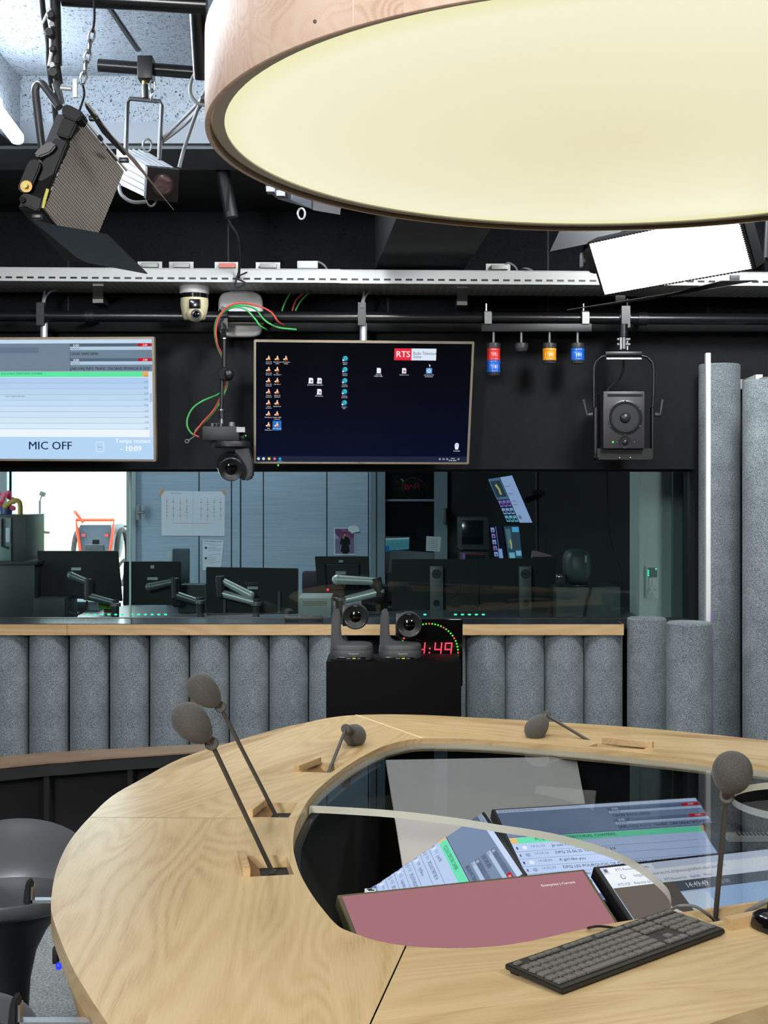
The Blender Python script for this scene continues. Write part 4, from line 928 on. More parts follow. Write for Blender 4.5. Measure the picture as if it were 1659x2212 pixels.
# =================================================================== SCREENS ON THE PIPE
def tv(q, label, art, cw=1920, ch=1080, es=1.0, bz=.011):
    c_ = sum(q, Vector())/4; t = thing('wall_screen', label, 'screen', c_, 'screens hung from the pipe')
    b = MB(); b.slab(q, .045, 0, .003); b.build('frame', bezel, t)
    n = (q[1]-q[0]).cross(q[3]-q[0]).normalized()
    cv_ = Canvas([p-n*.0006 for p in inset(q, bz)], cw, ch, None, .0005, es=es); art(cv_); cv_.build('display', t)
    c2 = Canvas([p-n*.0004 for p in q], 1100, 640, None, .0003, False); c2.text(550,636,9,'Panasonic',(60,56,52),'c',2); c2.build('maker_name', t)
    return t
def qtv(pts, d0, d1): return [at(*p, d) for p, d in zip(pts, (d0, d0, d1, d1))]
def art_left(c):
    # units: photo pixels x 4, right edge = 1920
    c.grad(0,0,1920,1080,[(206,226,246)],1)
    c.rect(0,30,1920,250,(112,132,150),2); c.rect(0,0,1920,34,(196,218,240),3); c.rect(0,70,900,50,(100,118,138),3); c.rect(1180,32,4,248,(80,96,112),3)
    for y, s in ((36,"12H30 TAPIS 58'00"),(168,'[ARI-ON] INFO TRAFIC ON SANS SPONSOR B 2025')):
        c.rect(1182,y,740,26,(86,102,120),3); c.text(1212,y+26,30,'0:00',(230,238,246),k=5,bold=.02); c.rect(1794,y,120,27,(196,22,40),4); c.text(1856,y+23,24,'-3:00',(255,235,235),'c',6,bold=.02)
        c.rect(1182,y+28,740,30,(176,200,222),3); c.text(1186,y+50,22,'Prepared',(80,100,120),k=5); c.text(1184,y+104,35,s,(24,32,42),k=5,bold=.025,sx=.90)
    c.rect(0,281,1920,4,(30,40,52),4); c.rect(0,288,1830,46,(92,230,160),3); c.rect(1830,288,56,46,(230,170,96),4); c.text(1880,334,20,'3:01',(90,60,30),'r',6); c.text(560,310,22,'PCQ 25.06.25 TERRITORIAL CHAMBRE',(30,70,60),k=5)
    tt = ['2:47','4:27','9:53','0:14','9:06','1:43','4:01','9:34','2:47']
    for i in range(9):
        y = 340+i*52; g = i/8; c.rect(0,y,1886,49,(176+int(40*g),206+int(30*g),240+int(8*g)),3); c.rect(0,y+49,1886,2,(110,140,176),4); c.text(1880,y+46,21,tt[i],(70,100,150),'r',6)
    c.text(600,516,20,'ON Y REPOND PAS',(80,100,140),k=6)
    c.rect(0,808,1920,70,(236,246,255),3); c.rect(1890,286,30,592,(206,224,246),4); c.rect(1894,480,22,80,(170,196,226),5)
    c.rect(0,878,1920,202,(182,214,246),3)
    c.text(800,992,104,'MIC OFF',(18,44,78),k=6,bold=.02); c.rect(1406,922,72,92,(236,246,255),4); c.rect(1410,926,64,84,(182,214,246),5); c.text(1442,974,14,'FOCUS',(50,90,160),'c',6)
    c.text(1896,930,56,'Temps restant',(246,250,255),'r',6,bold=.03,sx=.96); c.text(1716,1004,68,'- 10:09',(246,250,255),'c',6,bold=.05)
tv(qtv(((-137,729.5),(333,727.5),(337,997.5),(-137,995.5)), 6.02, 6.10), 'wall screen with a pale blue programme list reading MIC OFF, left under the pipe', art_left, es=1.0)
def cone(c, x, y, s=1.0):
    c.poly([(x-13*s,y+14*s),(x+13*s,y+14*s),(x+11*s,y+8*s),(x-11*s,y+8*s)],(235,130,50),4)
    for a0, a1, col in ((-16,-8,(240,240,240)),(-8,-2,(240,140,60)),(-2,3,(245,245,245)),(3,9,(240,135,55))):
        f = lambda h: (h+18)*.36*s+1
        c.poly([(x-f(a0),y+a0*s),(x+f(a0),y+a0*s),(x+f(a1),y+a1*s),(x-f(a1),y+a1*s)],col,4)
    c.rect(x-18*s,y+4*s,9*s,9*s,(225,235,245),5)
def art_right(c):
    # units of the zoomed photo of this display (1450 x 810)
    c.grad(0,0,1450,810,[(5,6,12),(6,7,14),(6,8,17),(6,8,20),(6,9,24),(6,10,28),(6,11,32),(6,12,36)],1)
    c.rect(0,772,1450,38,(26,36,58),2)
    names = [('Conti 1b','Lausanne'),('Info Geneve','Radio'),('Conti 1B','Lausanne'),('Info','Neuchatel 1'),('Conti 2A','Lausanne'),('Info Sion 1',''),('Conti 6','Lausanne'),('Studio 15','Lausanne'),('Conti','Lausanne'),('Studio Paris',''),('Info Berne 1',''),('Studio 1058','Lausanne'),('Info','Delemont 1'),('Info Fribourg','1')]
    c.rect(113,530,60,66,(40,110,190),2)
    for i in range(7):
        for j in range(2):
            x, y = 86+j*58, 106+i*75; cone(c, x, y); a_, b_ = names[i*2+j]; c.text(x,y+30,11,a_,(225,228,235),'c',6); c.text(x,y+41,11,b_,(225,228,235),'c',6)
    cone(c,202,106); c.text(202,136,11,'Info Geneve',(225,228,235),'c',6); c.text(202,147,11,'Debat',(225,228,235),'c',6)
    for i, s in enumerate(('Berne','Conti 6','Conti 1A','Conti 2A','Info')):
        y = 106+i*75; c.disc(600,y,19,(30,110,200)); c.disc(603,y-4,13,(60,190,230),5); c.poly([(590,y-6),(604,y-14),(612,y-4),(600,y+8),(592,y+4)],(50,180,90),6); c.rect(583,y+6,10,10,(225,235,245),6); c.text(600,y+31,11,'Camera',(225,228,235),'c',6); c.text(600,y+42,11,s,(225,228,235),'c',6)
    for x, y, s in ((372,258,'Camera/PC'),(430,258,'Camera/So...'),(430,333,'RECHARG...')):
        c.poly([(x-15,y-20),(x+8,y-20),(x+15,y-13),(x+15,y+18),(x-15,y+18)],(232,238,246),4); c.disc(x+3,y+2,9,(190,90,80)); c.disc(x+3,y+2,4,(80,130,220),5); c.rect(x-18,y+8,10,10,(215,225,240),6); c.text(x,y+31,11,s,(225,228,235),'c',6)
    for x, s in ((829,'MOT DE'),(1000,'Audio over ip'),(1168,'Info Radio RTS')):
        y = 185; c.poly([(x-14,y-18),(x+8,y-18),(x+14,y-12),(x+14,y+18),(x-14,y+18)],(226,234,244),4); c.text(x,y+31,11,s,(225,228,235),'c',6)
    c.text(829,227,11,'PASSE WEB...',(225,228,235),'c',6); c.text(1168,227,11,'La Premiere',(225,228,235),'c',6)
    c.disc(1002,187,9,(190,90,80)); c.rect(1148,165,40,38,(90,150,220),5); c.poly([(1168,168),(1184,184),(1168,200),(1152,184)],(230,240,250),6); c.disc(1168,184,7,(90,150,220),7)
    c.rect(930,34,116,80,(226,44,66),4); c.rect(1046,34,166,80,(214,226,240),4); c.text(988,92,58,'RTS',(245,235,238),'c',6,bold=.03); c.text(1058,76,29,'Radio Télévision',(60,76,104),k=6,sx=.80); c.text(1058,98,29,'Suisse',(60,76,104),k=6,sx=.80)
    c.poly([(1166,138),(1178,150),(1172,151),(1174,158),(1170,158),(1168,152)],(235,235,240),5)
    c.poly([(1362,690),(1392,690),(1387,722),(1367,722)],(224,234,246),5); c.disc(1377,690,14,(200,214,232),6); c.text(1377,736,12,'Corbeille',(225,228,235),'c',6)
    for x, col in ((17,(190,215,245)),(52,(200,210,225)),(90,(245,205,90)),(128,(225,90,70)),(165,(40,150,220))):
        c.disc(x,790,10,col,4,8 if x < 100 else 16)
    c.rect(17,789,1,1,col,5); c.disc(128,790,5,(80,140,230),5); c.rect(150,804,32,4,(60,150,230),4)
    for x in (1265,1290,1315,1393): c.rect(x-6,784,12,10,(205,214,228),4); c.rect(x-4,786,8,6,(26,36,58),5)
    c.text(1352,788,12,'14:49',(230,234,240),'c',6); c.text(1352,802,12,'25.06.2025',(230,234,240),'c',6)
tR = tv(qtv(((548,733.5),(1025,738),(1013,1003.5),(548,1002)), 6.02, 6.10), 'wall screen with a dark desktop, small icons and a red and white logo, centre', art_right, 1450, 810, es=1.05)
b = MB(); b.ball(at(601,1005,6.08), .004); b.build('power_light', mat('green_led', (30,200,60), 0.3, emit=(90,255,60), es=1.2), tR)
for px in (95,785):
    t = thing('screen_mount', 'silver drop tube and black clamp holding the %s wall screen to the pipe' % ('left' if px < 400 else 'dark desktop'), 'mount', at(px,690,6.14), 'screen mounts')
    b = MB(); a, c_ = at(px,697,6.14), at(px,760,6.14); b.cyl(a, c_, .017); b.build('tube', mat('mount_silver', (190,194,198), 0.35, 0.5), t)
    b = MB(); c_ = at(px-3,684,6.14); b.cyl(c_-Vector((.02,0,0)), c_+Vector((.02,0,0)), .036, seg=20); b.lohi(c_+Vector((-.018,-.045,-.045)), c_+Vector((.018,-.025,.06))); b.cyl(c_+Vector((0,-.05,.045)), c_+Vector((0,-.02,.045)), .012); b.build('clamp', black, t)
    b = MB(); b.tube([at(px,660,6.12), at(px+2,645,6.14), at(px+12,632,6.2), at(px+28,626,6.25)], .0055, smooth=5); b.tube([at(px-5,662,6.12), at(px-1,645,6.14), at(px+2,630,6.2)], .0055, smooth=5); b.build('cable', greycab, t)
# =================================================================== SIGNAL LIGHTS
D = 6.12
t = thing('signal_light_bar', 'black bar clamped to the pipe with red, blue and amber signal lights', 'signal light', at(1158,708,D))
b = MB(); a, c_ = at(1040,717,D), at(1277,700,D); b.lohi(a+Vector((0,-.02,0)), c_+Vector((0,.02,0)), 0, .002); b.build('bar', blackmat, t)
for px in (1053.5,1263.5):
    b = MB(); c_ = at(px,686,6.14); b.lathe(c_-Vector((.016,0,0)), c_+Vector((.016,0,0)), [(0,.0265),(0,.031),(.032,.031),(.032,.0265)], 24); b.lohi(at(px-3,701,D)+Vector((-.01,-.03,0)), at(px+3,676,D)+Vector((.01,-.026,0))); b.cyl(at(px-3,672,6.1), at(px-3,656,6.1), .005, m=1); b.build('clamp', [galv, steel], t)
def lensm(nm, c):
    m = mat(nm, c, 0.18, spec=0.6, emit=c, es=0.10); n_ = m.node_tree.nodes['Principled BSDF']; n_.inputs['Coat Weight'].default_value = .5
    nt_ = NT(m); v_ = nt_.coords((1,1,0)); wv = nt_.add('ShaderNodeTexWave', Scale=60.0); nt_.link(v_, wv.inputs['Vector']); nt_.bump(wv.outputs['Fac'], .5, .002); return m
red, blu, amb = lensm('red_lens', (226,52,48)), lensm('blue_lens', (24,104,214)), lensm('amber_lens', (244,160,24))
for px, st in ((1066,(red,blu)),(1126,()),(1187,(amb,)),(1247.5,(blu,))):
    k = 1/F*D; a = at(px,717,D); z = lambda py: at(px,py,D)
    b = MB(); b.cyl(z(717), z(743), .0062, seg=14, m=1); b.lathe(z(741), z(753), [(0,.024),(.002,.031),(.016,.032),(.0255,.031)], 24)
    y = 753
    if not st: b.cyl(z(753), z(759), .030, .026)
    else:
        y += 26*len(st)
    s = b.build('beacon', [dgrey, grey], t)
    if st: MB().cyl(z(y), z(y+6.5), .0315, .029).build('end_cap', dgrey, s)
    for i, m in enumerate(st):
        b = MB(); b.lathe(z(753+26*i), z(753+26*(i+1)), [(0,.0305),(.003,.0322),(.010,.0322),(.011,.0312),(.046,.0312),(.0475,.0322),(.055,.0318)], 28); b.build('lens', m, s)

# =================================================================== LOUDSPEAKER ON A BRACKET
D = 6.05
t = thing('speaker_bracket', 'black tubular yoke with tray hanging a loudspeaker from the pipe', 'bracket', at(1347,700,D))
b = MB(); b.tube([at(1283,880,D), at(1283,800,D), at(1286,783,D), at(1298,771,D), at(1312,768,D), at(1384,768,D), at(1398,771,D), at(1410,783,D), at(1412.5,800,D), at(1412,845,D), at(1410,880,D)], .0078, 12); b.build('yoke', black, t)
b = MB(); b.lohi(at(1307,766,D)+Vector((0,-.014,-.004)), at(1386,760,D)+Vector((0,.014,0)), 0, .002); b.lohi(at(1309,777,D)+Vector((0,-.014,0)), at(1385,773,D)+Vector((0,-.006,0)), 1); b.build('cross_plate', [black, steel], t)
b = MB(); b.cyl(at(1347,754,D), at(1347,728,D), .012, m=1); b.cyl(at(1347,728,D), at(1347,700,D), .019); b.lohi(at(1338,756,D)+Vector((0,-.02,0)), at(1340,730,D)+Vector((.003,.02,0)), 1); b.lohi(at(1354,756,D), at(1357,730,D)+Vector((0,.02,0)), 1); b.cyl(at(1333,744,D), at(1361,744,D), .007, m=1); b.cyl(at(1333,733,D), at(1361,733,D), .007, m=1); b.cyl(at(1347,722,D), at(1347,715,D), .022); b.build('spigot', [black, grey], t)
b = MB(); c_ = at(1348,687,6.14); b.cyl(c_-Vector((.025,0,0)), c_+Vector((.025,0,0)), .036, seg=22); b.lohi(c_+Vector((-.02,-.05,-.05)), c_+Vector((.02,-.03,.05))); b.cyl(c_+Vector((.008,-.04,.02)), c_+Vector((.008,-.04,.085)), .006); b.build('clamp', black, t)
b = MB(); b.lohi(at(1288,989,D)+Vector((0,-.03,0)), at(1405,969,D)+Vector((0,-.022,0))); b.lohi(at(1291,993,D)+Vector((0,-.03,0)), at(1405,987,D)+Vector((0,.16,0))); b.lohi(at(1284,993,D), at(1288,880,D)+Vector((.002,.04,0))); b.lohi(at(1408,993,D), at(1410,880,D)+Vector((.002,.04,0))); b.lohi(at(1284,993,D), at(1410,990,D)+Vector((0,.04,0)))
for px in (1336,1359): b.ball(at(px,989.5,D)+Vector((0,-.032,0)), .005, 1)
b.build('tray', [blackmat, steel], t)
for px, s in ((1280,-1),(1414,1)):
    b = MB(); b.cyl(at(px,895,D), at(px+14*s,897,D), .010); b.cyl(at(px+12*s,897,D-.01), at(px+17*s if s > 0 else px-20,863,D-.01), .006, .0085); b.build('clamp_lever', dgrey, t)
t = thing('loudspeaker', 'black loudspeaker with round cone resting in the bracket at the right', 'speaker', at(1348,970,5.98))
dS = 5.985; a, c_ = at(1303,969,dS), at(1393,845,dS)
b = MB(); b.lohi((a.x,dS,a.z), (c_.x,dS+.13,c_.z), 0, .006); b.lohi((a.x,dS+.1,a.z), (c_.x,dS+.2,c_.z), 0, .01); cab = mat('cabinet_black', (46,44,48), 0.42); b.build('cabinet', cab, t)
def dish(name, px, py, prof, m, par, seg=40):
    p = at(px,py,dS); return MB().lathe(p+Vector((0,.0,0)), p+Vector((0,-.1,0)), prof, seg, 0).build(name, m, par, smooth=50)
dish('surround', 1350,902, [(0,.079),(.003,.079),(.004,.074),(.005,.074)], mat('satin_black', (30,30,32), 0.3), t)
dish('rubber_surround', 1350,902, [(.004,.073),(.010,.068),(.006,.060)], rubber, t)
b = MB(); p = at(1350,902,dS); b.loft([[p+Vector((r_*math.cos(i*math.pi/20), -y_, r_*math.sin(i*math.pi/20))) for i in range(40)] for y_, r_ in ((.0065,.0605),(.0052,.025),(.012,.0235),(.020,.018),(.0235,.009),(.0245,.0005))], 0, True); b.build('cone', mat('cone_black', (40,41,43), 0.36), t, smooth=60)
dish('tweeter', 1350,955, [(0,.0285),(.003,.0285),(.0015,.016),(.002,.013),(.006,.0125),(.009,.008),(.010,.0005)], MATS['satin_black'], t)
b = MB(); b.lohi(at(1312,857,dS)+Vector((0,-.0012,0)), at(1388,851,dS)+Vector((0,.004,0))); b.build('port', mat('pure_black', (3,3,3), 0.8), t)
b = MB(); b.ball(at(1324,955,dS), .0042); b.build('power_light', MATS['green_led'], t)
b = MB(); b.ball(at(1333,955,dS), .0035); b.ball(at(1370,955,dS), .0035)
for k_ in range(6): b.ball(at(1350+37*math.cos(k_*1.047+.52),902-37*math.sin(k_*1.047+.52),dS)+Vector((0,-.004,0)), .0032)
b.build('screw', grey, t)
b = MB(); b.tube([at(1347,765,6.06), at(1346,800,6.10), at(1336,820,6.14), at(1315,840,6.16), at(1311,850,6.16)], .006, smooth=6); b.build('cable', rubber, None, **T('black cable curving from the yoke top down behind the loudspeaker', 'cable'))

# =================================================================== CAMERAS
def ptz(px0, px1, pyb, pyt, d, label, lx, ly):
    s = (px1-px0)/F*d; k = s/.18; o = at((px0+px1)/2, pyb, d); t = thing('robotic_camera', label, 'camera', o, 'grey robotic cameras on the black box')
    L = lambda x, y, z: o+Vector((x,y,z))*k
    A_ = [2*math.pi*i/40 for i in range(40)]
    def sq(rx, ry, z, p=3.2): return [L(rx*math.copysign(abs(math.cos(a))**(2/p), math.cos(a)), ry*math.copysign(abs(math.sin(a))**(2/p), math.sin(a)), z) for a in A_]
    b = MB(); b.loft([sq(.088,.08,0), sq(.09,.082,.004), sq(.09,.082,.038), sq(.0885,.0805,.041)]); b.build('base', ptzg, t, smooth=45)
    b = MB(); b.loft([sq(.0885,.0805,.042), sq(.088,.08,.055), sq(.082,.074,.062), sq(.06,.055,.066)])
    pf = [(-.087,.05),(-.083,.150),(-.080,.185),(-.072,.203),(-.060,.208),(-.050,.200),(-.0465,.185),(-.045,.105),(-.041,.085),(-.030,.074),(-.010,.067),(.01,.064),(.01,.05)]
    b.prism([L(x, -.04, z) for x, z in pf], Vector((0,.085,0))*k, 0, .006*k); b.build('arm', ptzg, t, smooth=50)
    c_ = at(lx, ly, d); dirn = (Vector((.05,-1,-.03))).normalized()
    b = MB(); b.cyl(c_+Vector((-.055,.05,0))*k, c_+Vector((-.03,.05,0))*k, .045*k, seg=36); q0 = c_+Vector((0,.105,0))*k
    b.lathe(q0, c_, [(0,.02*k),(.006*k,.042*k),(.03*k,.052*k),(.075*k,.0545*k),(.100*k,.0545*k),(.106*k,.052*k)], 40); hd = b.build('head', ptzg, t, smooth=45)
    b = MB(); b.lathe(c_+Vector((0,-.001,0))*k, c_+Vector((0,-1,0)), [(0,.0515*k),(.007*k,.0515*k),(.010*k,.049*k),(.005*k,.034*k),(.0015*k,.024*k)], 40, 0, False); b.build('lens_ring', mat('lens_ring', (24,24,25), 0.38), hd, recalc=False)
    b = MB(); b.lathe(c_+Vector((0,-.0014,0))*k, c_+Vector((0,-1,0)), [(0,.026*k),(.0025*k,.018*k),(.004*k,.008*k),(.0043*k,.0003*k)], 32); b.build('lens', lens, hd, smooth=60)
    b = MB()
    for a0 in (1.45, 3.55, 5.4):
        for j in range(9):
            a = a0+j*.035; p = c_+Vector((.0455*k*math.cos(a), -.0105*k, .0455*k*math.sin(a))); b.box(p, (.002*k,.001*k,.002*k), M=Matrix.Rotation(-a,4,'Y'))
    b.build('lens_print', mat('pale_print', (170,170,170), 0.6), hd)
    q = [L(-.035,-.0835,.034), L(.055,-.0835,.034), L(.055,-.0835,.004), L(-.035,-.0835,.004)]
    c = Canvas(q, 90, 30, None, .0002, False); c.text(45,9,10.5,'Panasonic',(210,210,212),'c',2,bold=.02); c.text(45,17,5,'AW-HE130',(150,150,152),'c',2); c.build('maker_name', t)
    b = MB(); b.box(L(0,-.0825,.010), Vector((.118,.003,.009))*k, 0, .001); b.build('indicator_strip', mat('gloss_strip', (8,8,9), 0.15), t)
    b = MB(); b.box(L(.012,-.0848,.0095), Vector((.013,.001,.003))*k); b.build('status_light', mat('yellow_led', (160,210,40), 0.4, emit=(180,220,50), es=.9), t)
    b = MB(); b.box(L(-.010,-.0848,.0095), Vector((.018,.001,.002))*k); b.box(L(.032,-.0848,.0095), Vector((.014,.001,.002))*k); b.build('status_print', MATS['pale_print'], t)
ptz(713,806,1421.5,1305,5.50,'grey robotic camera, left of the two on the black box', 768, 1332)
ptz(818,911,1421.5,1325,5.57,'grey robotic camera, right of the two, in front of the red and green clock', 884, 1350)
# black box carrying them
b = MB(); a, c_ = at(704.5,1423,5.40), at(996.5,1423,5.40)
b.lohi((a.x,5.40,0), (c_.x,5.66,at(0,1422.3,5.5).z), 0, .002)
b.build('equipment_box', noisy('satin_black_board', (8,8,9), (7,7,7), 4, 0.6, 0.0, 0.08), None, **T('large plain black box standing against the oak sill below the window', 'box'))
# digital clocks
def led_digit(b, M, ch, w=.027, h=.054, n=4):
    seg = {'1':'bc','4':'fgbc','9':'abcdfg'}[ch]; P_ = {'a':((0,h),(w,h)),'b':((w,h),(w,h/2)),'c':((w,h/2),(w,0)),'d':((0,0),(w,0)),'e':((0,h/2),(0,0)),'f':((0,h),(0,h/2)),'g':((0,h/2),(w,h/2))}; done = set()
    for s in seg:
        (x0_, y0_), (x1_, y1_) = P_[s]
        for i in range(n+1):
            x_, y_ = x0_+(x1_-x0_)*i/n, y0_+(y1_-y0_)*i/n; kk = (round(x_,4), round(y_,4))
            if kk in done: continue
            done.add(kk); b.cyl(M @ Vector((x_+y_*.10, y_, 0)), M @ Vector((x_+y_*.10, y_, .0012)), .0031, seg=8)
ledr = mat('led_red', (200,30,50), 0.4, emit=(255,56,84), es=2.2); ledg = mat('led_green', (50,200,40), 0.4, emit=(90,245,60), es=1.0)
def clock(M, label, r=.125):           # M: x right, y up, z towards the viewer, centre of the ring
    o = M.translation; t = thing('digital_clock', label, 'clock', o, 'digital studio clocks')
    MB(M).box((0,0,-.012), (.29,.29,.02), 0, .004).build('face', mat('clock_face', (10,9,9), 0.08, spec=0.5), t)
    for red_ in (0, 1):
        b = MB(M)
        for i in range(60):
            if i > 49 and i < 58 and not red_: pass
            if (i % 5 == 0) == bool(red_) and not 27 < i < 47:
                a = math.pi/2-2*math.pi*i/60; b.cyl((r*math.cos(a),r*math.sin(a),-.002), (r*math.cos(a),r*math.sin(a),-.0005), .0036, seg=10)
        b.build('seconds_ring', ledr if red_ else ledg, t)
    b = MB()
    for ch, x_ in (('1',-.096),('4',-.050),('4',.022),('9',.066)): led_digit(b, M @ Matrix.Translation((x_,-.013,-.0018)), ch)
    for y_ in (.0,.018): b.cyl(M @ Vector((.001+y_*.1,y_,-.0018)), M @ Vector((.001+y_*.1,y_,-.0006)), .0036, seg=8)
    b.build('digits', ledr, t)
dC = 5.69
clock(axes(at(927,1410,dC), Vector((1,0,0)), Vector((0,0,1)), Vector((0,-1,0))), 'black digital clock reading 14:49 behind the right robotic camera')
clock(axes(Vector((.345,YB+.03,1.555)), Vector((-1,0,0)), Vector((0,0,1)), Vector((0,1,0))), 'digital clock on the wall behind the viewer, seen mirrored in the window')
# beige dome camera under the tray
D = 6.12; p = lambda px, py, d=D: at(px, py, d)
t = thing('dome_camera', 'beige dome camera hanging under the cable tray left of the white router', 'camera', p(420,612))
t0 = p(420,608)
b = MB(); b.lathe(t0, t0-Vector((0,0,1)), [(0,.066),(.01,.070),(.055,.068),(.06,.064)], 36); b.build('ceiling_mount', mat('pale_grey_plastic', (196,196,196), 0.45), t)
b = MB(); b.lathe(t0-Vector((0,0,.058)), t0-Vector((0,0,1)), [(0,.063),(.002,.066),(.022,.064),(.026,.060)], 36); b.build('window_band', mat('smoked_band', (16,16,18), 0.15), t)
b = MB(); b.lathe(t0-Vector((0,0,.080)), t0-Vector((0,0,1)), [(0,.064),(.03,.0645),(.07,.058),(.095,.050),(.10,.044)], 36)
b.build('body', beige, t, smooth=50)
b = MB(); b.box(p(421,657,6.06)+Vector((0,0,0)), (.052,.03,.045), 0, .008); b.build('recess', MATS['smoked_band'], t)
b = MB(); b.ball(p(422,679,6.09), (.044,.05,.036)); b.build('head', beige, t)
b = MB(); c_ = p(424,680,6.05); b.lathe(c_, c_+Vector((0,-1,0)), [(0,.024),(.012,.024),(.013,.018),(.008,.016)], 28); b.build('lens_ring', dgrey, t)
b = MB(); b.lathe(c_+Vector((0,-.007,0)), c_+Vector((0,-1,0)), [(0,.017),(.003,.012),(.005,.0005)], 28); b.build('lens', lens, t)
# white router
D = 6.25; t = thing('wireless_router', 'white rounded-square router with blue light behind the pipe', 'router', p(520,728,D))
A_ = [2*math.pi*i/48 for i in range(48)]; c_ = p(519.5,679,D); rx = 48/F*D; rz = 49/F*D
sq = lambda k, y: [c_+Vector((rx*k*math.copysign(abs(math.cos(a))**.42, math.cos(a)), y, rz*k*math.copysign(abs(math.sin(a))**.42, math.sin(a)))) for a in A_]
b = MB(); b.loft([sq(.97,.04), sq(1,.03), sq(1,.0), sq(.97,-.012), sq(.86,-.018)]); b.build('housing', white, t, smooth=60)
b = MB(); b.ball(c_+Vector((-.0,-.019,.036)), .007); b.ball(c_+Vector((0,-.019,.009)), (.008,.003,.003)); b.build('status_light', mat('blue_light', (40,70,240), 0.3, emit=(60,90,255), es=3.0), t)
b = MB(); b.lohi(c_+Vector((-.05,.0,rz-.005)), c_+Vector((.06,.19,rz+.02))); b.build('wall_bracket', galv, t)
# hanging black camera on its rod
D = 5.95; t = thing('hanging_camera', 'black robotic camera hanging on a thin rod between the wall screens', 'camera', p(497,930,D))
b = MB(); c_ = at(484,684,6.14); b.cyl(c_-Vector((.02,0,0)), c_+Vector((.02,0,0)), .036); b.lohi(p(470,712,D+.12), p(494,690,D+.16)); b.cyl(c_+Vector((0,-.05,.03)), c_+Vector((0,-.02,.03)), .012); b.build('pipe_clamp', black, t)
b = MB(); b.cyl(p(482,700,6.05), p(483,716,6.0), .008, m=1); b.cyl(p(483,714,6.0), p(483.5,735,D), .012); b.cyl(p(484,735,D), p(484,800,D), .0095); b.cyl(p(480,818,D), p(478,890,D), .0095); b.cyl(p(478,884,D), p(479,905,D), .0135); b.cyl(p(484,733,D), p(484,730,D), .014, m=1); b.cyl(p(478,884,D), p(478,887,D), .0145, m=1); b.cyl(p(479,904,D), p(479,915,D), .008, m=1); b.build('rod', [black, steel], t)
b = MB(); c_ = p(489,808,D); b.cyl(c_+Vector((-.01,-.025,0)), c_+Vector((.004,.03,0)), .030, seg=28, bev=.004); b.ball(c_+Vector((.012,-.03,-.003)), (.02,.012,.022)); b.build('joint', black, t)
b = MB(); b.lohi(p(440,953,D)+Vector((0,-.06,0)), p(520,922,D)+Vector((0,.10,0)), 0, .008); b.lohi(p(503,936,D)+Vector((0,-.058,0)), p(530,926,D)+Vector((0,.05,0)), 0, .004); b.cyl(p(520,945,D), p(528,945,D), .02)
b.lathe(p(498,952,D), p(498,1000,D), [(0,.072),(.006,.088),(.012,.090),(.028,.090),(.034,.082)], 40); b.build('base', blackmat, t)
b = MB(); b.cyl(p(468,915,D), p(468,924,D), .014); b.cyl(p(500,912,D), p(500,921,D), .015, m=1); b.lohi(p(456,922,D), p(480,914,D)+Vector((0,.03,0))); b.build('mounting_plate', [black, grey], t)
b = MB(); b.lohi(p(514,935,D)+Vector((0,-.0605,0)), p(532,924,D)+Vector((0,-.0595,0))); b.build('rating_label', MATS['pale_print'], t)
pf = [(505,960),(536,966),(541,985),(545,1010),(544,1030),(534,1038),(520,1037),(516,1020)]
b = MB(); b.prism([p(x_,y_,D-.03) for x_, y_ in pf], (0,.10,0), 0, .006); b.build('arm', blackmat, t)
c_ = p(499,1013,D-.11)
b = MB(); b.lathe(c_+Vector((-.022,.13,.03)), c_, [(0,.03),(.012,.050),(.04,.060),(.11,.058),(.13,.052)], 40); hd = b.build('head', mat('gloss_dark', (22,22,24), 0.25, spec=0.6), t)
b = MB(); dn = (c_-(c_+Vector((-.022,.13,.03)))).normalized(); b.lathe(c_-dn*.004, c_+dn, [(0,.0515),(.014,.053),(.016,.050),(.010,.036),(.004,.026)], 40, 0, False); b.build('lens_ring', MATS['lens_ring'], hd, recalc=False)
b = MB(); b.lathe(c_+dn*.002, c_+dn, [(0,.027),(.004,.018),(.006,.0004)], 32); b.build('lens', lens, hd, smooth=60)
b = MB(); b.ball(p(531,942,D)+Vector((.004,-.04,0)), .003); b.build('status_light', MATS['green_led'], t)
def cable(pts, d, r, m, lab):
    b = MB(); b.tube([at(x_, y_, d) if len(q_) == 0 else at(x_, y_, q_[0]) for x_, y_, *q_ in pts], r, smooth=8); b.build('cable', m, None, **T(lab, 'cable'))
cable([(612,702,6.1),(600,694),(585,674),(560,662),(530,655),(505,657),(485,668),(471,690),(466,715),(470,745),(481,770),(486,805),(488,830),(480,850),(462,885),(440,910),(424,930),(420,939),(430,944)], 6.0, .0045, redcab, 'red cable arching over the router and down to the hanging camera')
cable([(576,712,6.1),(562,704),(550,688),(530,668),(505,664),(480,676),(467,700),(464,720),(470,750),(482,775),(487,805),(491,828),(484,850),(470,878),(450,904),(430,922),(422,930)], 6.02, .0045, grncab, 'green cable arching over the router and down to the hanging camera')
cable([(640,712,6.1),(600,707),(572,692),(552,668),(525,660),(500,662),(478,676),(466,696),(464,720),(471,752),(483,780),(488,810),(489,830),(474,850),(440,865),(418,880),(406,900),(404,918),(410,932),(420,941)], 6.04, .0045, grncab, 'second green cable, making the wide loop left of the hanging camera')
cable([(609,672,6.25),(615,655),(627,632)], 6.25, .0045, grncab, 'short green cable between tray and pipe, left of the red one'); cable([(631,671,6.25),(640,648),(656,634)], 6.25, .0045, redcab, 'short red cable between tray and pipe'); cable([(638,671,6.25),(650,650),(668,632)], 6.25, .0045, grncab, 'short green cable between tray and pipe, right of the red one')
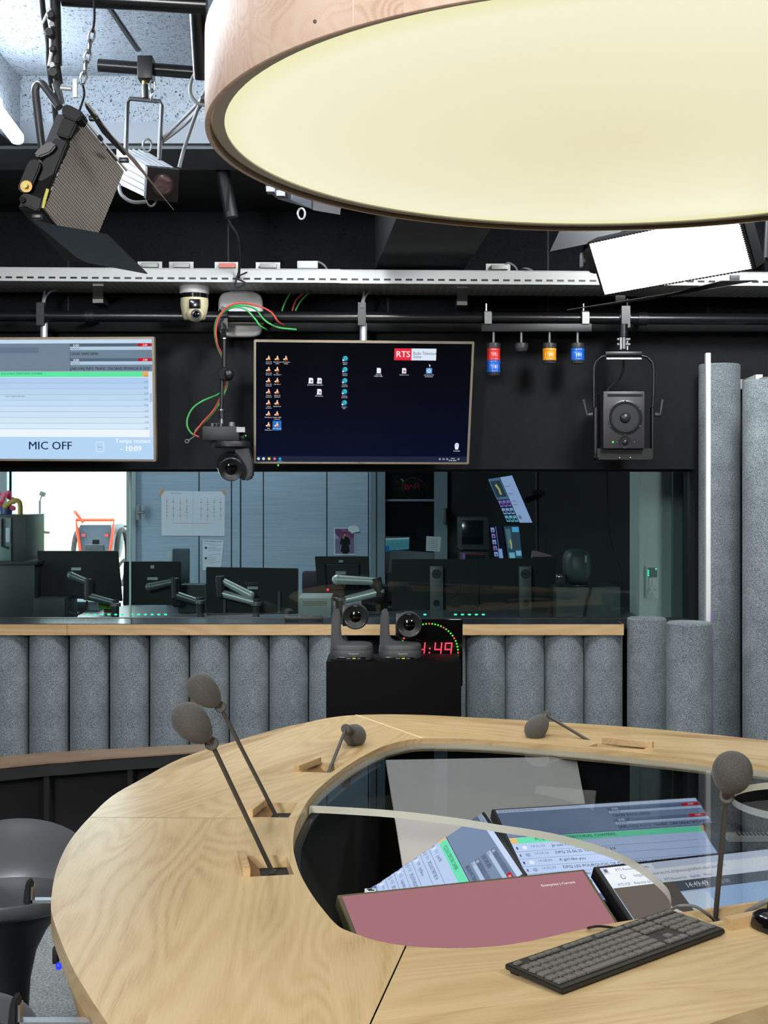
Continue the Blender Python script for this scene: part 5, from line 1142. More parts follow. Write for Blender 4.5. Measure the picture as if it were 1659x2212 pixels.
b = MB(); b.tube([at(420,943,5.98), at(412,948,5.98), at(406,953,5.98)], .003); b.tube([at(404+4*math.cos(k_*.6),953-4*math.sin(k_*.6),5.98) for k_ in range(12)], .0025); b.build('safety_wire', grey, None, **T('short steel wire with a loop left of the hanging camera', 'wire'))
# remote control on the sill
t = thing('remote_control', 'flat black remote control lying on the dark sill under the window', 'remote control', (at(656,1334,6.33).x,6.33,.9)); p_ = WL[t]
b = MB(); b.box(p_+Vector((0,0,.013)), (.185,.05,.018), 0, .005); b.build('case', blackmat, t)
b = MB()
for i in range(12): b.box(p_+Vector((-.08+.0145*i,-.006+.012*(i % 2),.024)), (.008,.007,.004), 0 if i % 4 else 1)
b.build('button', [dgrey, mat('red_button', (180,50,50), 0.5)], t)
# =================================================================== CONTROL ROOM FURNITURE
desk = thing('control_desk', 'dark control room desk running along behind the window', 'desk', (-.5,7.4,0))
MB().lohi((-3.2,6.74,.775), (1.46,8.25,.805), 0, .004).build('desk_top', mat('desk_dark', (56,64,66), 0.35), desk)
for x_ in (-3.0,-.9,1.2): MB().lohi((x_,6.9,0), (x_+.05,8.2,.775)).build('desk_leg', blackp, desk)
b = MB(); 
for x_ in [190+15*i for i in range(6)]+[285+14.5*i for i in range(6)]+[888+30*i for i in range(2)]+[984+15*i for i in range(5)]: b.ball(at(x_,1327.5,7.0), (.009,.006,.005))
b.build('led_row', mat('teal_led', (30,190,140), 0.4, emit=(60,235,180), es=1.2), desk)
mon = mat('monitor_back', (16,21,22), 0.5, spec=0.3); cr = lambda q, d: [at(*p_, d) for p_ in q]
def backmon(q, d, label, extra=None, grp='monitors seen from behind on the control desk'):
    P_ = cr(q, d); c_ = sum(P_, Vector())/4; t = thing('monitor', label, 'monitor', (c_.x, c_.y, min(v_.z for v_ in P_)), grp)
    n_ = (P_[1]-P_[0]).cross(P_[3]-P_[0]).normalized(); n_ = n_ if n_.y < 0 else -n_
    b = MB(); b.prism(P_, (0,.022,0), 0, .003); plate = 'left robotic camera' in label; ins = [c_+(v_-c_)*.60+n_*.016 for v_ in P_]; ins2 = [c_+(v_-c_)*.66+n_*.0 for v_ in P_]; (b.loft([ins2, ins]) if plate else None); b.build('casing', mon, t)
    return t, c_, n_
def note(q, d, t, m='white_label'):
    mm = mat('white_label', (170,180,180), 0.6); b = MB(); b.slab(cr(q, d), .0008); b.build('label_sticker', mm, t)
def arm(pts, d, r, m, label, post):
    for (a_, c_) in zip(pts[::2], pts[1::2]):
        b = MB(); A1, C1 = at(*a_, d), at(*c_, d); b.cyl(A1, C1, r*1.15, r*.9, seg=14); b.ball(A1, r*1.2); b.build('arm_link', m, t)
    b = MB(); b.cyl(at(pts[1][0],pts[1][1]-8,d), at(pts[2][0],pts[2][1]+8,d), r*1.25, bev=.003); b.build('arm_elbow', dgrey, t)
    b = MB(); b.cyl(at(post[0],post[1],d), (at(post[0],0,d).x, d, .806), r*1.1); b.cyl(at(post[0],post[1]+6,d), at(post[0],post[1]+14,d), r*1.6, bev=.002, m=1); b.build('arm_post', [dgrey, grey], t)
armg = mat('arm_grey', (104,114,114), 0.35, 0.4)
t, c_, n_ = backmon(((80,1190),(254,1190),(264,1299),(87,1289)), 7.55, 'dark monitor back in front of the bright outside window'); note(((154,1226),(175,1226),(175,1232),(154,1232)), 7.52, t)
arm([(153,1243),(190,1258),(190,1288),(249,1303)], 7.46, .020, armg, 'dark jointed arm behind the monitor in front of the bright window', (249,1296,1330))
t, c_, n_ = backmon(((267,1213),(391,1213),(390,1307),(265,1307)), 7.6, 'dark monitor back just right of the window glass joint'); note(((318,1247),(341,1247),(341,1253),(318,1253)), 7.57, t); note(((325,1221),(333,1221),(333,1228),(325,1228)), 7.57, t)
arm([(322,1268),(378,1256),(378,1284),(432,1301)], 7.5, .020, armg, 'dark jointed arm behind the monitor right of the glass joint', (432,1290,1330))
t, c_, n_ = backmon(((445,1225),(644,1228),(644,1326),(446,1330)), 7.55, 'wide dark monitor back left of the grey computer, with pale lettering'); note(((534,1267),(557,1267),(557,1273),(534,1273)), 7.52, t)
cv_ = Canvas(cr(((525,1250),(565,1250),(565,1266),(525,1266)), 7.522), 40, 16, None, .0004, False); cv_.text(20,13,13,'iiyama',(96,104,104),'c',2,bold=.03); cv_.build('maker_name', t)
b = MB(); b.lohi(at(600,1325,7.52), at(606,1278,7.53)); b.lohi(at(482,1325,7.52), at(488,1290,7.53)); b.build('foot', dgrey, t)
arm([(541,1286),(476,1252),(477,1281),(553,1302)], 7.42, .020, silver, 'silver jointed arm behind the wide lettered monitor', (553,1294,1330))
t, c_, n_ = backmon(((680,1202),(797,1202),(800,1287),(687,1292)), 7.7, 'dark monitor back behind the left robotic camera'); note(((725,1234),(747,1234),(747,1241),(725,1241)), 7.66, t); note(((732,1210),(741,1210),(741,1215),(732,1215)), 7.66, t)
b = MB(); b.ball(at(708,1274,7.66), .008); b.build('red_light', mat('red_led', (220,40,60), 0.4, emit=(255,50,70), es=1.0), t)
arm([(728,1252),(812,1256),(820,1278),(742,1297)], 7.5, .024, silver, 'bright silver jointed arm above the left robotic camera', (735,1284,1330))
for i, (q, xs_, lab) in enumerate(((((846,1208),(1035,1208),(1034,1318),(846,1318)), (929,957), 'left of the twin dark monitor backs with a round emblem on the stand'), (((1037,1206),(1203,1206),(1200,1312),(1037,1314)), (1122,1148), 'right of the twin dark monitor backs with a round emblem on the stand'))):
    t, c_, n_ = backmon(q, 7.5, lab)
    b = MB(); a = at(xs_[0],1332,7.40); c2_ = at(xs_[1],1224,7.40); b.lohi((a.x,7.40,.806), (c2_.x,7.46,c2_.z), 0, .003); st_ = b.build('stand', mat('stand_grey', (72,80,80), 0.4), t)
    xm = (xs_[0]+xs_[1])/2; b = MB(); b.cyl(at(xm,1303,7.398), at(xm,1303,7.402), .019, seg=24); b.build('cable_hole', rubber, st_)
    cv_ = Canvas(cr(((xm-12,1228),(xm+12,1228),(xm+12,1252),(xm-12,1252)), 7.399), 24, 24, None, .0003, False); cv_.disc(12,12,10,(34,38,38),2,32); cv_.disc(12,12,8.6,(72,80,80),3,32); cv_.text(12,14.3,6.5,'DELL',(34,38,38),'c',4,bold=.05); cv_.build('emblem', st_)
def solo(b, name, m, lab, cat, grp=None): return b.build(name, m, None, **T(lab, cat, grp))
def bx(q0, q1, d, dep, bev=.004, b=None, m=0): b = b or MB(); A1, C1 = at(*q0, d), at(*q1, d); C1.z = .8065 if .70 < C1.z < .83 else C1.z; b.lohi((A1.x,d,C1.z), (C1.x,d+dep,A1.z), m, bev); return b
# left: computer tower with flowers, dark cases
t = thing('computer_tower', 'black computer tower beside the bright window at the left edge', 'computer', at(28,1216,7.5))
bx((-10,1112),(57,1217),7.5,.4).build('case', mat('tower_black', (22,34,32), 0.5), t); b = bx((-10,1118),(24,1212),7.49,.02); b.build('side_panel', mat('tower_grey', (90,110,112), 0.4), t)
b = MB(); b.tube([at(4,1120,7.48), at(4,1180,7.48), at(18,1184,7.48)], .006); b.build('handle', blackp, t); bx((12,1140),(22,1172),7.485,.01).build('vent_plate', mat('pale_plate', (150,170,172), 0.5), t)
bx((-20,1213),(80,1220),7.4,.5,.002,).build('shelf', blackp, None, **T('black shelf board under the computer tower', 'shelf'))
solo(bx((-20,1220),(75,1335),7.42,.45), 'equipment_case', mat('case_green_black', (24,36,38), 0.5), 'large dark equipment case under the computer tower at the left edge', 'case')
solo(bx((72,1293),(140,1334),7.3,.3), 'equipment_case', MATS['case_green_black'], 'low dark case in front of the leftmost monitor', 'case')
t = thing('pink_flower', 'pink flower in a small blue pot on the computer tower', 'flower', at(14,1112,7.55))
b = MB(); b.cyl(at(14,1112,7.6), at(14,1094,7.6), .03, .036, seg=20); b.build('pot', mat('blue_pot', (40,60,110), 0.5), t)
random.seed(3)
for k_ in range(16):
    a = at(random.uniform(-6,30), random.uniform(1064,1102), random.uniform(7.56,7.66)); b = MB(); b.ball(a, (.020,.009,.016), u=10, v=6, M=Matrix.Rotation(random.uniform(0,3),4,'Y') @ Matrix.Rotation(random.uniform(-1,1),4,'X')); b.build('petal', mat('pink_petal', (226,84,120), 0.6), t)
b = MB(); b.tube([at(12,1094,7.55), at(22,1086,7.52), at(34,1081,7.5), at(42,1085,7.5), at(44,1098,7.5), at(44,1112,7.5)], .014, smooth=6); b.ball(at(12,1094,7.55), .016)
solo(b, 'ornament', mat('ochre', (150,130,60), 0.6), 'small bent ochre ornament on the computer tower beside the pink flower', 'ornament')
solo(bx((140,1300),(212,1330),7.9,.25), 'paper_tray', mat('paper_blue', (170,190,206), 0.7), 'pale open paper tray under the leftmost monitor', 'tray')
solo(bx((212,1300),(240,1316),7.7,.02), 'sticky_note', mat('green_note', (120,190,60), 0.7), 'bright green note under the leftmost monitor', 'note'); solo(bx((224,1304),(246,1324),7.75,.02), 'red_folder', mat('red_folder', (150,60,40), 0.6), 'small red folder edge behind the green note', 'folder')
for lab, pts in (('black cable looping below the leftmost monitor',[(142,1298),(150,1308),(146,1318),(156,1326),(168,1330)]),('second black cable below the leftmost monitor',[(188,1298),(186,1310),(178,1322),(160,1330)])):
    b = MB(); b.tube([at(x_,y_,7.2) for x_, y_ in pts], .006, smooth=6); solo(b, 'cable', rubber, lab, 'cable')
solo(bx((372,1185),(408,1311),8.15,.05,.01), 'folder_stand', mat('slate_panel', (62,78,90), 0.6), 'dark slate folder standing left of the papers on the wall', 'folder'); solo(bx((360,1190),(372,1311),8.17,.002,.0), 'paper_sheet', paper, 'white sheet sticking out beside the dark slate folder', 'paper', 'papers')
b = MB(); b.loft([[at(385+57*u_,y_,7.75)+Vector((0,w_*.2,0)) for u_, w_ in ((0,0),(1,0),(1,1),(0,1))] for y_ in (1323,1275)]); b.loft([[at(388+52*u_,y_,7.76)+Vector((0,w_*.18,0)) for u_, w_ in ((0,0),(1,0),(1,1),(0,1))] for y_ in (1275,1264)])
solo(b, 'waste_bin', mat('bin_dark', (36,52,54), 0.5), 'dark rounded bin behind the arm post left of the lettered monitor', 'bin')
t = thing('desktop_computer', 'grey desktop computer with a vented top strip between two monitors', 'computer', at(680,1331,7.2)); bx((644,1292),(715,1333),7.2,.35,.003).build('case', mat('pc_grey', (150,160,158), 0.5), t)
b = MB()
for i in range(18):
    for j in range(3): b.cyl(at(655+2.9*i+(j % 2)*1.4,1300+3.4*j,7.199), at(655+2.9*i+(j % 2)*1.4,1300+3.4*j,7.202), .0028, seg=6)
b.build('vent', rubber, t)
def chair(q0, q1, d, m, lab):
    t = thing('office_chair', lab, 'chair', (at((q0[0]+q1[0])/2,0,d).x, d, 0), 'office chairs'); bx(q0, q1, d, .07, .02).build('backrest', m, t)
    c_ = at((q0[0]+q1[0])/2, q1[1], d); b = MB(); b.lohi((c_.x-.2,d-.1,.44), (c_.x+.2,d+.34,.5), 0, .02); b.build('seat', m, t)
    b = MB(); b.cyl((c_.x,d+.14,.06), (c_.x,d+.14,.44), .03); b.lohi((c_.x-.02,d+.06,.42), (c_.x+.02,d+.08,c_.z+.1)); b.build('post', blackp, t)
    b = MB(); [b.lohi((c_.x-.26,d+.12,.03), (c_.x+.26,d+.16,.06)), b.lohi((c_.x-.02,d-.12,.03), (c_.x+.02,d+.4,.06))]; b.build('base', blackp, t)
chair((652,1234),(690,1300),8.45, mat('chair_plum', (52,44,54), 0.8), 'dark plum chair back between the lettered monitor and the silver arm')
chair((181,1176),(223,1200),8.5, mat('chair_grey', (120,124,130), 0.8), 'grey rounded chair top showing above the leftmost monitor')
solo(bx((780,1266),(838,1330),7.9,.2,.015), 'equipment_case', MATS['case_green_black'], 'dark equipment behind the silver arm at the centre', 'case')
# papers on the panel wall
def sheet(q, d, art, name, lab, w, h): 
    P_ = cr(q, d); t_ = Canvas(P_, w, h, None, .0004, False); t_.rect(0,0,w,h,(205,214,226)); art(t_); P2 = MB(); o = t_.mb.build(name, t_.mats, None, smooth=0, recalc=False, **T(lab, 'paper', None)); return o
def art_plan(c):
    c.rect(137/2-.4,0,.8,98,(180,190,205),4)
    for i, x_ in enumerate((12,26,41,55,86,100,114,128)):
        c.rect(x_-.3,14,.7,50,(206,150,140),4)
        for j in range(3): c.rect(x_-5,20+j*13+(i % 3)*4,10,.6,(206,150,140),4); c.disc(x_,24+j*15,1,(90,110,150),5,8)
    c.rect(26,70,88,.7,(206,150,140),4); c.text(20,6,4,'PLAN STUDIO',(120,130,145),k=4); c.text(96,6,4,'1    2    3',(120,130,145),k=4)
sheet(((348,1060.5),(486,1062),(485,1158),(349,1157)), YC-.004, art_plan, 'wall_plan', 'large white plan sheet with red lines taped to the panel wall', 137, 98)
for px, lab in ((349,'left'),(484,'right')):
    b = MB(); q = ((px-5,1074),(px-1,1058),(px+8,1058),(px-1,1070)) if lab == 'left' else ((px-6,1060),(px+2,1058),(px+3,1072),(px-1,1068)); b.slab(cr(q, YC-.006), .001); solo(b, 'tape_strip', mat('orange_tape', (205,150,104), 0.6), 'orange tape on the upper %s corner of the plan sheet' % lab, 'tape')
def art_notice(c):
    c.text(3,5,4.4,'Mode d\'emploi studio',(80,90,110),k=4,bold=.03)
    for y_ in (18,40): c.disc(7,y_,2.6,(50,56,70),4,12)
    for y_ in (9,12,17,20,24,34,39,43,47,52): c.rect(3 if y_ % 2 else 13,y_,28,.8,(140,150,165),4)
sheet(((438,1165),(483,1167),(478,1224),(438,1233)), YC-.004, art_notice, 'notice_sheet', 'white printed notice below the plan sheet with a curling corner', 45, 66)
def art_poster(c):
    c.rect(2,2,42,54,(120,110,140),3); c.rect(2,2,42,20,(110,70,110),4); c.poly([(14,2),(24,2),(36,22),(30,22)],(150,90,130),5); c.poly([(2,12),(12,22),(2,26)],(150,150,170),5)
    c.disc(24,14,4.6,(50,36,40),6,16); c.disc(23.6,15.5,3.4,(170,130,120),7,16)
    c.poly([(15,24),(21,19),(28,19),(34,24),(35,36),(31,36),(34,52),(14,52),(17,36),(12,36)],(24,26,34),8); c.poly([(20,17),(23,22),(21,25),(18,21)],(170,130,120),9); c.rect(18,52,12,4,(20,22,28),9)
sheet(((721.5,1140),(767,1140),(768,1199),(722,1199)), YC-.004, art_poster, 'photo_poster', 'small photo poster of a person in a black suit with clasped hands', 46, 59)
b = MB(); b.prism([at(x_,y_,YC-.0075) for x_, y_ in ((752,1140),(756,1136),(766,1135),(773,1138),(777,1146),(776,1149),(766,1150),(760,1153),(757,1149),(752,1147))], (0,.002,0)); solo(b, 'paper_speech_bubble', paper, 'white paper speech bubble stuck on the small photo poster', 'paper')
# door area: leaning monitor with paper, old monitors
t = thing('monitor', 'slanted dark monitor with a pale sheet clipped on it, in front of the glazed door', 'monitor', at(880,1215,8.6))
P_ = [at(845,1188,8.7), at(938,1194,8.3), at(936,1240,8.3), at(838,1240,8.7)]; b = MB(); b.prism(P_, (0,.06,0), 0, .003); b.build('casing', mat('slant_dark', (40,50,54), 0.5), t)
b = MB(); b.lohi(at(835,1332,8.4), at(860,1236,8.5)); b.lohi((at(835,0,8.4).x,8.4,.806), (at(905,0,8.4).x,8.6,.82)); b.build('stand', blackp, t)
cv_ = Canvas(cr(((921,1158),(953,1160),(950,1192),(920,1190)), 8.25), 32, 32, (196,206,210), .0004, False)
for y_ in (7,11,15,19,23,27): cv_.rect(4,y_,22 if y_ % 4 else 16,.8,(140,150,156),4)
cv_.build('clipped_sheet', t)
c = Canvas(cr(((833,1163),(884,1161),(883,1186),(833,1190)), 8.9), 50, 26, None, .0005, True, .35); c.rect(0,0,50,26,(90,170,190),1); c.rect(0,0,50,3,(190,220,230),2); c.rect(0,16,8,12,(40,110,200),3)
for k_ in range(14): c.rect(4+3.2*k_,7+(k_ % 3)*2,1,14,(60,120,140),3)
t2 = thing('monitor', 'small teal screen lit up behind the slanted monitor', 'monitor', at(858,1190,8.92)); c.build('display', t2); b = bx((831,1159),(886,1240),8.905,.04); b.build('casing', blackmat, t2)
b = MB(); b.lohi((at(845,0,8.91).x,8.91,.0), (at(872,0,8.91).x,9.0,at(0,1239,8.91).z)); b.build('stand', blackp, t2)
t = thing('monitor', 'old dark square monitor with thick grey bezel right of the glazed door', 'monitor', at(1024,1188,8.4)); bx((993,1118),(1056,1188),8.4,.3,.008).build('casing', mat('crt_grey', (50,58,62), 0.5), t); bx((998,1124),(1044,1176),8.395,.01,.002).build('display', mat('dark_screen', (16,26,34), 0.12), t); bx((1002,1188),(1040,1192),8.45,.2).build('stand', blackp, t)
t = thing('monitor', 'dark screen with a thin red line below the old square monitor', 'monitor', at(1024,1240,8.35)); bx((993,1192),(1056,1245),8.35,.2).build('casing', blackmat, t)
c = Canvas(cr(((999,1195),(1048,1197),(1048,1230),(999,1230)), 8.345), 50, 36, None, .0005, True, .4); c.rect(0,0,50,36,(24,36,42),1); c.rect(0,0,6,36,(120,100,180),2); c.rect(4,1,44,.8,(200,60,60),3); c.build('display', t)
b = bx((962,1245),(1090,1333),8.3,.4); solo(b, 'equipment_rack', blackp, 'black rack carrying the old square monitor', 'rack')
bluev, purp, tealv = (150,176,236), (150,120,206), (120,190,216)
def art_multi(c):
    c.rect(0,0,100,100,(26,36,44),1); c.rect(0,0,48,48,(86,120,150),2); c.rect(4,6,40,36,(50,70,84),3); c.poly([(16,16),(24,12),(30,24),(28,38),(20,36),(22,26)],(190,190,120),4)
    for i in range(3):
        for j, col in enumerate((purp,bluev,tealv)): c.rect(2+i*16,50+j*17,13,14,col,3); c.rect(4+i*16,56+j*17,9,5,(40,50,70),4)
    c.rect(50,0,50,100,(168,190,240),2)
    for y_ in (20,36,52,60): c.rect(54,y_,20,1.2,(110,126,170),3)
    c.rect(56,84,10,8,(120,130,160),3)
def multi(q, d, art, lab, dep=.07):
    P_ = cr(q, d) if not hasattr(q[0], 'x') else q; c_ = sum(P_, Vector())/4; t = thing('monitor', lab, 'monitor', c_, 'lit monitors of the dark corner'); b = MB(); n_ = (P_[1]-P_[0]).cross(P_[3]-P_[0]).normalized(); n_ = n_ if n_.y < 0 else -n_
    E_ = [c_+(v_-c_)*1.06-n_*.004 for v_ in P_]; b.prism(E_, -n_*dep, 0, .003); b.build('casing', blackmat, t); cc_ = Canvas(P_, 100, 100, None, .0006, True, .72); cc_.n = n_; art(cc_); cc_.build('display', t); return t
t = multi(((1054,1035),(1106,1027),(1150,1129),(1095,1129)), 8.6, art_multi, 'tilted lit monitor high in the dark corner, split into pictures and a pale page')
b = MB(); c_ = at(1140,1080,8.7); b.cyl(c_, c_+Vector((.1,.2,.03)), .02); b.lohi(at(1150,1070,8.75), at(1176,1058,8.78)); b.cyl(at(1160,1020,8.85), Vector((at(1160,0,8.85).x,8.85,0)), .012); b.build('wall_arm', dgrey, t)
def art_m2(c):
    c.rect(0,0,100,100,(20,26,40),1)
    for j in range(5): c.rect(4,4+j*19,30,14,purp if j % 2 else bluev,2); c.rect(14,10+j*19,10,6,(40,40,60),3)
    c.rect(46,0,4,100,(150,150,220),3); c.rect(40,70,34,30,bluev,2)
def art_m3(c):
    c.rect(0,0,100,100,(50,80,104),1); c.rect(10,8,30,60,(90,120,130),2); c.poly([(24,44),(34,40),(40,54),(36,72),(28,70),(30,58)],(190,190,120),4); c.rect(52,2,44,16,(90,180,230),3); c.rect(50,20,36,54,(60,76,90),3); c.rect(60,76,38,16,(130,190,236),3); c.rect(10,82,40,18,tealv,3)
multi(((1058,1137),(1084,1137),(1094,1206),(1068,1206)), 8.5, art_m2, 'narrow lit monitor with violet tiles, lower left of the dark corner screens'); multi(((1088,1137),(1121,1137),(1128,1206),(1098,1206)), 8.5, art_m3, 'lit monitor with camera pictures, lower right of the dark corner screens')
b = MB(); b.lohi((at(1066,0,8.55).x,8.6,0), (at(1126,0,8.55).x,8.9,at(0,1206,8.55).z)); solo(b, 'equipment_rack', blackp, 'black rack under the lit dark corner screens', 'rack')
solo(MB().slab(cr(((1150,1190),(1158,1190),(1196,1201),(1148,1208)), 8.3), .03, 0, .002), 'pink_folder', mat('pink_folder', (150,120,130), 0.6), 'dull pink folder top behind the right twin monitor', 'folder')
b = MB(); b.lohi((at(1150,0,8.3).x,8.3,0), (at(1196,0,8.3).x,8.5,at(0,1203,8.3).z)); solo(b, 'cabinet', blackp, 'black cabinet under the dull pink folder', 'cabinet')
# small monitor speaker on a dark cabinet
t = thing('studio_speaker', 'rounded dark studio speaker on the grey-green cabinet behind the window', 'speaker', at(1250,1262,7.2)); c_ = at(1248,1225,7.3); rx, rz = 28/F*7.3, 38/F*7.3
b = MB(); b.loft([[c_+Vector((rx*k_*math.copysign(abs(math.cos(a))**.6, math.cos(a)), y_, rz*k_*math.copysign(abs(math.sin(a))**.6, math.sin(a)))) for a in A_] for k_, y_ in ((.7,.16),(1,.10),(1,0),(.9,-.05),(.6,-.07))]); b.build('cabinet', mat('speaker_slate', (62,74,76), 0.45), t, smooth=60)
b = MB(); b.cyl(at(1248,1262,7.3), at(1248,1266,7.3), .05); b.build('foot', dgrey, t); b = MB(); b.lohi(at(1264,1215,7.22), at(1267,1200,7.23)); b.build('status_strip', mat('pale_strip_light', (150,160,160), 0.4), t)
t = thing('cabinet', 'dark grey-green cabinet right of the twin monitors, carrying a speaker', 'cabinet', (at(1271,0,7.2).x,7.2,.806)); A1, C1 = at(1202,1262,7.2), at(1340,1262,7.2); MB().lohi((A1.x,7.2,.806), (C1.x,7.55,at(0,1265.5,7.3).z), 0, .003).build('body', mat('cabinet_green_grey', (52,62,62), 0.5), t)
b = MB(); b.tube([at(1270,1258,7.18), at(1276,1272,7.17), at(1268,1300,7.17), at(1262,1332,7.17)], .006, smooth=6); solo(b, 'cable', rubber, 'black cable running down the front of the grey-green cabinet', 'cable')
b = MB(); b.tube([at(1311,1008,7.6), at(1314,1120,7.6), at(1322,1180,7.6), at(1338,1225,7.5), at(1344,1262,7.4)], .006, smooth=6); solo(b, 'cable', rubber, 'thin black cable hanging from above to the right end of the grey-green cabinet', 'cable')
t = thing('desk_telephone', 'small dark device with a metal front left of the studio speaker', 'telephone', at(1210,1262,7.22)); bx((1202,1240),(1222,1263),7.25,.05,.006).build('body', dgrey, t); MB().ball(at(1208,1246,7.24), (.018,.012,.012)).build('front_ring', steel, t)
# wall plate on the pillar
t = thing('wall_socket', 'pale wall plate with green lights, switch and socket on the pillar behind the window', 'socket', at(1409,1290,7.69))
bx((1396,1223),(1422,1292),7.688,.012,.002).build('plate', mat('plate_pale', (200,212,206), 0.5), t); bx((1400,1226),(1420,1247),7.684,.006,.001).build('touch_panel', mat('panel_grey', (120,134,130), 0.4), t)
b = MB()
for x_, y_ in ((1400.5,1233),(1400.5,1238),(1400.5,1243),(1417,1229)): b.ball(at(x_,y_,7.683), .0055, u=10, v=6)
b.build('green_light', MATS['teal_led'], t); bx((1402,1250),(1408,1264),7.683,.006,.001).build('switch', mat('switch_white', (214,222,218), 0.4), t); bx((1409,1250),(1416,1264),7.683,.006,.001).build('switch', MATS['switch_white'], t)
b = MB(); c_ = at(1408.5,1277,7.683); b.cyl(c_+Vector((0,-.001,0)), c_+Vector((0,.004,0)), .024, seg=6)
for k_ in range(3):
    for j_ in range(3): b.cyl(c_+Vector((.016*math.cos(k_*2.09+.5)+.005*math.cos(j_*2.09), -.003, .016*math.sin(k_*2.09+.5)+.005*math.sin(j_*2.09))), c_+Vector((.016*math.cos(k_*2.09+.5)+.005*math.cos(j_*2.09), 0, .016*math.sin(k_*2.09+.5)+.005*math.sin(j_*2.09))), .0022, seg=8, m=1)
b.build('socket_face', [MATS['switch_white'], rubber], t)

# =================================================================== OUTSIDE THE FAR WINDOW
def bike(x, y, z, lab, ang=0.0, col=(90,96,100)):
    t = thing('bicycle', lab, 'bicycle', (x,y,z), 'bicycles outside'); m = mat('bike_%d' % col[0], col, 0.4); ca, sa = math.cos(ang), math.sin(ang); L = lambda u_, h_, w_=0.0: Vector((x+u_*ca-w_*sa, y+u_*sa+w_*ca, z+h_))
    for u_ in (-.5,.5):
        b = MB(); b.tube([L(u_+.33*math.cos(k_*math.pi/16), .34+.33*math.sin(k_*math.pi/16)) for k_ in range(33)], .016, 8); wh = b.build('wheel', rubber, t)
        b = MB(); [b.tube([L(u_,.34), L(u_+.32*math.cos(k_*math.pi/6), .34+.32*math.sin(k_*math.pi/6))], .002, 5) for k_ in range(12)]; b.build('spokes', steel, wh)
    b = MB(); [b.tube([L(*p_), L(*q_)], .015, 8) for p_, q_ in (((-.5,.34),(-.15,.85)),((-.15,.85),(.35,.80)),((-.5,.34),(0,.32)),((0,.32),(-.15,.9)),((0,.32),(.38,.70)),((.5,.34),(.33,.98)))]; b.build('frame', m, t)
    b = MB(); b.tube([L(.33,.98,-.28), L(.36,1.0,-.1), L(.34,1.0,0), L(.36,1.0,.1), L(.33,.98,.28)], .012, 8); b.build('handlebar', black, t); b = MB(); b.ball(L(-.17,.93), (.12,.07,.03)); b.build('saddle', black, t)
bike(-3.08, 10.55, .2, 'bicycle outside, behind the computer tower at the left of the bright window', R(80)); bike(-2.32, 13.4, .2, 'pale grey bicycle outside, leaning beside the child trailer', R(70), (170,176,184)); bike(-2.28, 11.7, .2, 'bicycle outside at the right side of the bright window', R(100), (150,156,166))
t = thing('bike_trailer', 'grey and orange child bike trailer outside in the bright window', 'bike trailer', at(206,1180,10.4)); o = at(206,1178,10.4)
b = MB(); b.loft([[o+Vector((x_*w_, y_, z_)) for x_, y_ in ((-1,0),(1,0),(1,.5),(-1,.5))] for w_, z_ in ((.10,-.12),(.125,.0),(.13,.10),(.12,.16))]); b.build('cabin', mat('trailer_grey', (92,96,104), 0.7), t)
b = MB(); b.tube([o+Vector(p_) for p_ in ((-.11,-.01,-.1),(-.14,-.01,.12),(-.15,-.01,.2),(.15,-.01,.2),(.14,-.01,.12),(.11,-.01,-.1))], .013, 8); b.tube([o+Vector(p_) for p_ in ((-.16,-.02,.27),(-.09,-.02,.18))], .014, 8); b.build('orange_frame', mat('orange_tube', (226,84,48), 0.5), t)
b = MB(); [b.box(o+Vector((x_,-.012,.08)), (.03,.01,.02)) for x_ in (-.09,.09)]; b.build('reflector', mat('red_reflector', (220,60,70), 0.3), t); b = MB(); b.box(o+Vector((.03,-.012,.0)), (.05,.01,.02)); b.build('badge', white, t)
for s_ in (-1,1): b = MB(); b.tube([o+Vector((.17*s_, .2+.22*math.cos(k_*math.pi/12), -.1+.22*math.sin(k_*math.pi/12))) for k_ in range(25)], .02, 8); b.build('wheel', rubber, t)
b = MB(); b.box(at(92,1067,10.8), (.05,.03,.04), 0, .01, Matrix.Rotation(.4,4,'Y')); b.cyl(at(92,1067,10.8), at(86,1082,10.8), .006); b.cyl(at(86,1082,10.8), (at(86,1082,10.8).x,10.8,.2), .01); solo(b, 'bike_mirror', dgrey, 'small grey mirror on a thin stem outside the bright window', 'mirror')

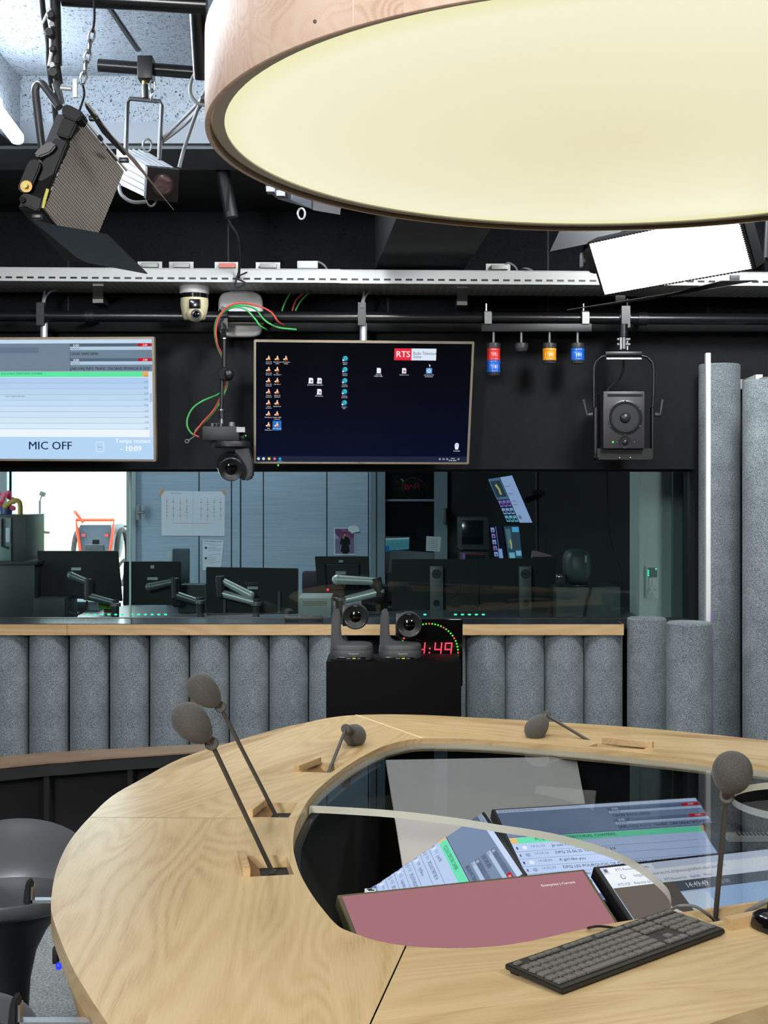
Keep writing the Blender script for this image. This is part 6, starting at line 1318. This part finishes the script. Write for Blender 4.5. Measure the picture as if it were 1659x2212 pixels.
# =================================================================== LIGHT
def area(name, loc, tgt, size, power, col=(1,1,1), sy=None):
    l = bpy.data.lights.new(name, 'AREA'); l.energy = power; l.color = col; l.size = size
    if sy: l.shape = 'RECTANGLE'; l.size_y = sy
    o = bpy.data.objects.new(name, l); COL.objects.link(o); o.location = loc; o.rotation_euler = (Vector(tgt)-Vector(loc)).to_track_quat('-Z','Y').to_euler(); return o
area('unseen_studio_light', (-1.2,.2,3.08), (-.3,3.4,.8), .6, 64, (1.0,.99,.96))  # unseen lamp added overhead on the left to brighten the table
area('unseen_studio_light', (1.7,.3,3.08), (.3,3.6,.8), .6, 64, (1.0,.99,.96))  # its right-hand counterpart, also added for the table
area('unseen_studio_light', (-1.6,-1.4,2.6), (-.3,6.4,1.6), .5, 120, (.98,1.0,1.0))  # unseen lamp added behind the camera to brighten wall and router
area('unseen_studio_light', (.15,4.58,3.05), (.1,6.36,1.5), .45, 85, (.97,.99,1.0))  # unseen lamp behind the drum, angle inferred from the beacon shadows
area('unseen_studio_light', (1.35,4.58,2.84), (1.5,6.36,1.5), .40, 40, (.97,.99,1.0))  # small added lamp that brightens the felt columns on the right
area('control_room_fill', (-.9,8.0,2.53), (-.9,8.1,0), .9, 26, (.85,.94,1.0), .5)  # added fill without a fitting, lifts the control room brightness
W = bpy.data.worlds.new('sky'); S.world = W; W.use_nodes = True
bg = W.node_tree.nodes['Background']; bg.inputs[0].default_value = (.93,.97,1.0,1); bg.inputs[1].default_value = 7.5
pt = area('window_portal', ((x0+x1)/2,YC+.14,1.33), ((x0+x1)/2,5,1.33), x1-x0, 1, sy=1.5); pt.data.cycles.is_portal = True

# =================================================================== CAMERA
cam = bpy.data.cameras.new('camera'); cam.sensor_fit = 'VERTICAL'; cam.sensor_height = 36; cam.sensor_width = 27; cam.lens = F/2212*36
cam.shift_y = -(1106-HY)/2212; cam.clip_start = .05; cam.clip_end = 100
co = bpy.data.objects.new('camera', cam); COL.objects.link(co); co.location = (0,0,CAMZ); co.rotation_euler = (math.pi/2,0,0); S.camera = co
S.view_settings.view_transform = 'Standard'; S.view_settings.look = 'None'; S.view_settings.exposure = 0; S.view_settings.gamma = 1
S.cycles.max_bounces = 8; S.cycles.transparent_max_bounces = 12; S.cycles.sample_clamp_indirect = 4; S.cycles.caustics_reflective = False; S.cycles.caustics_refractive = False
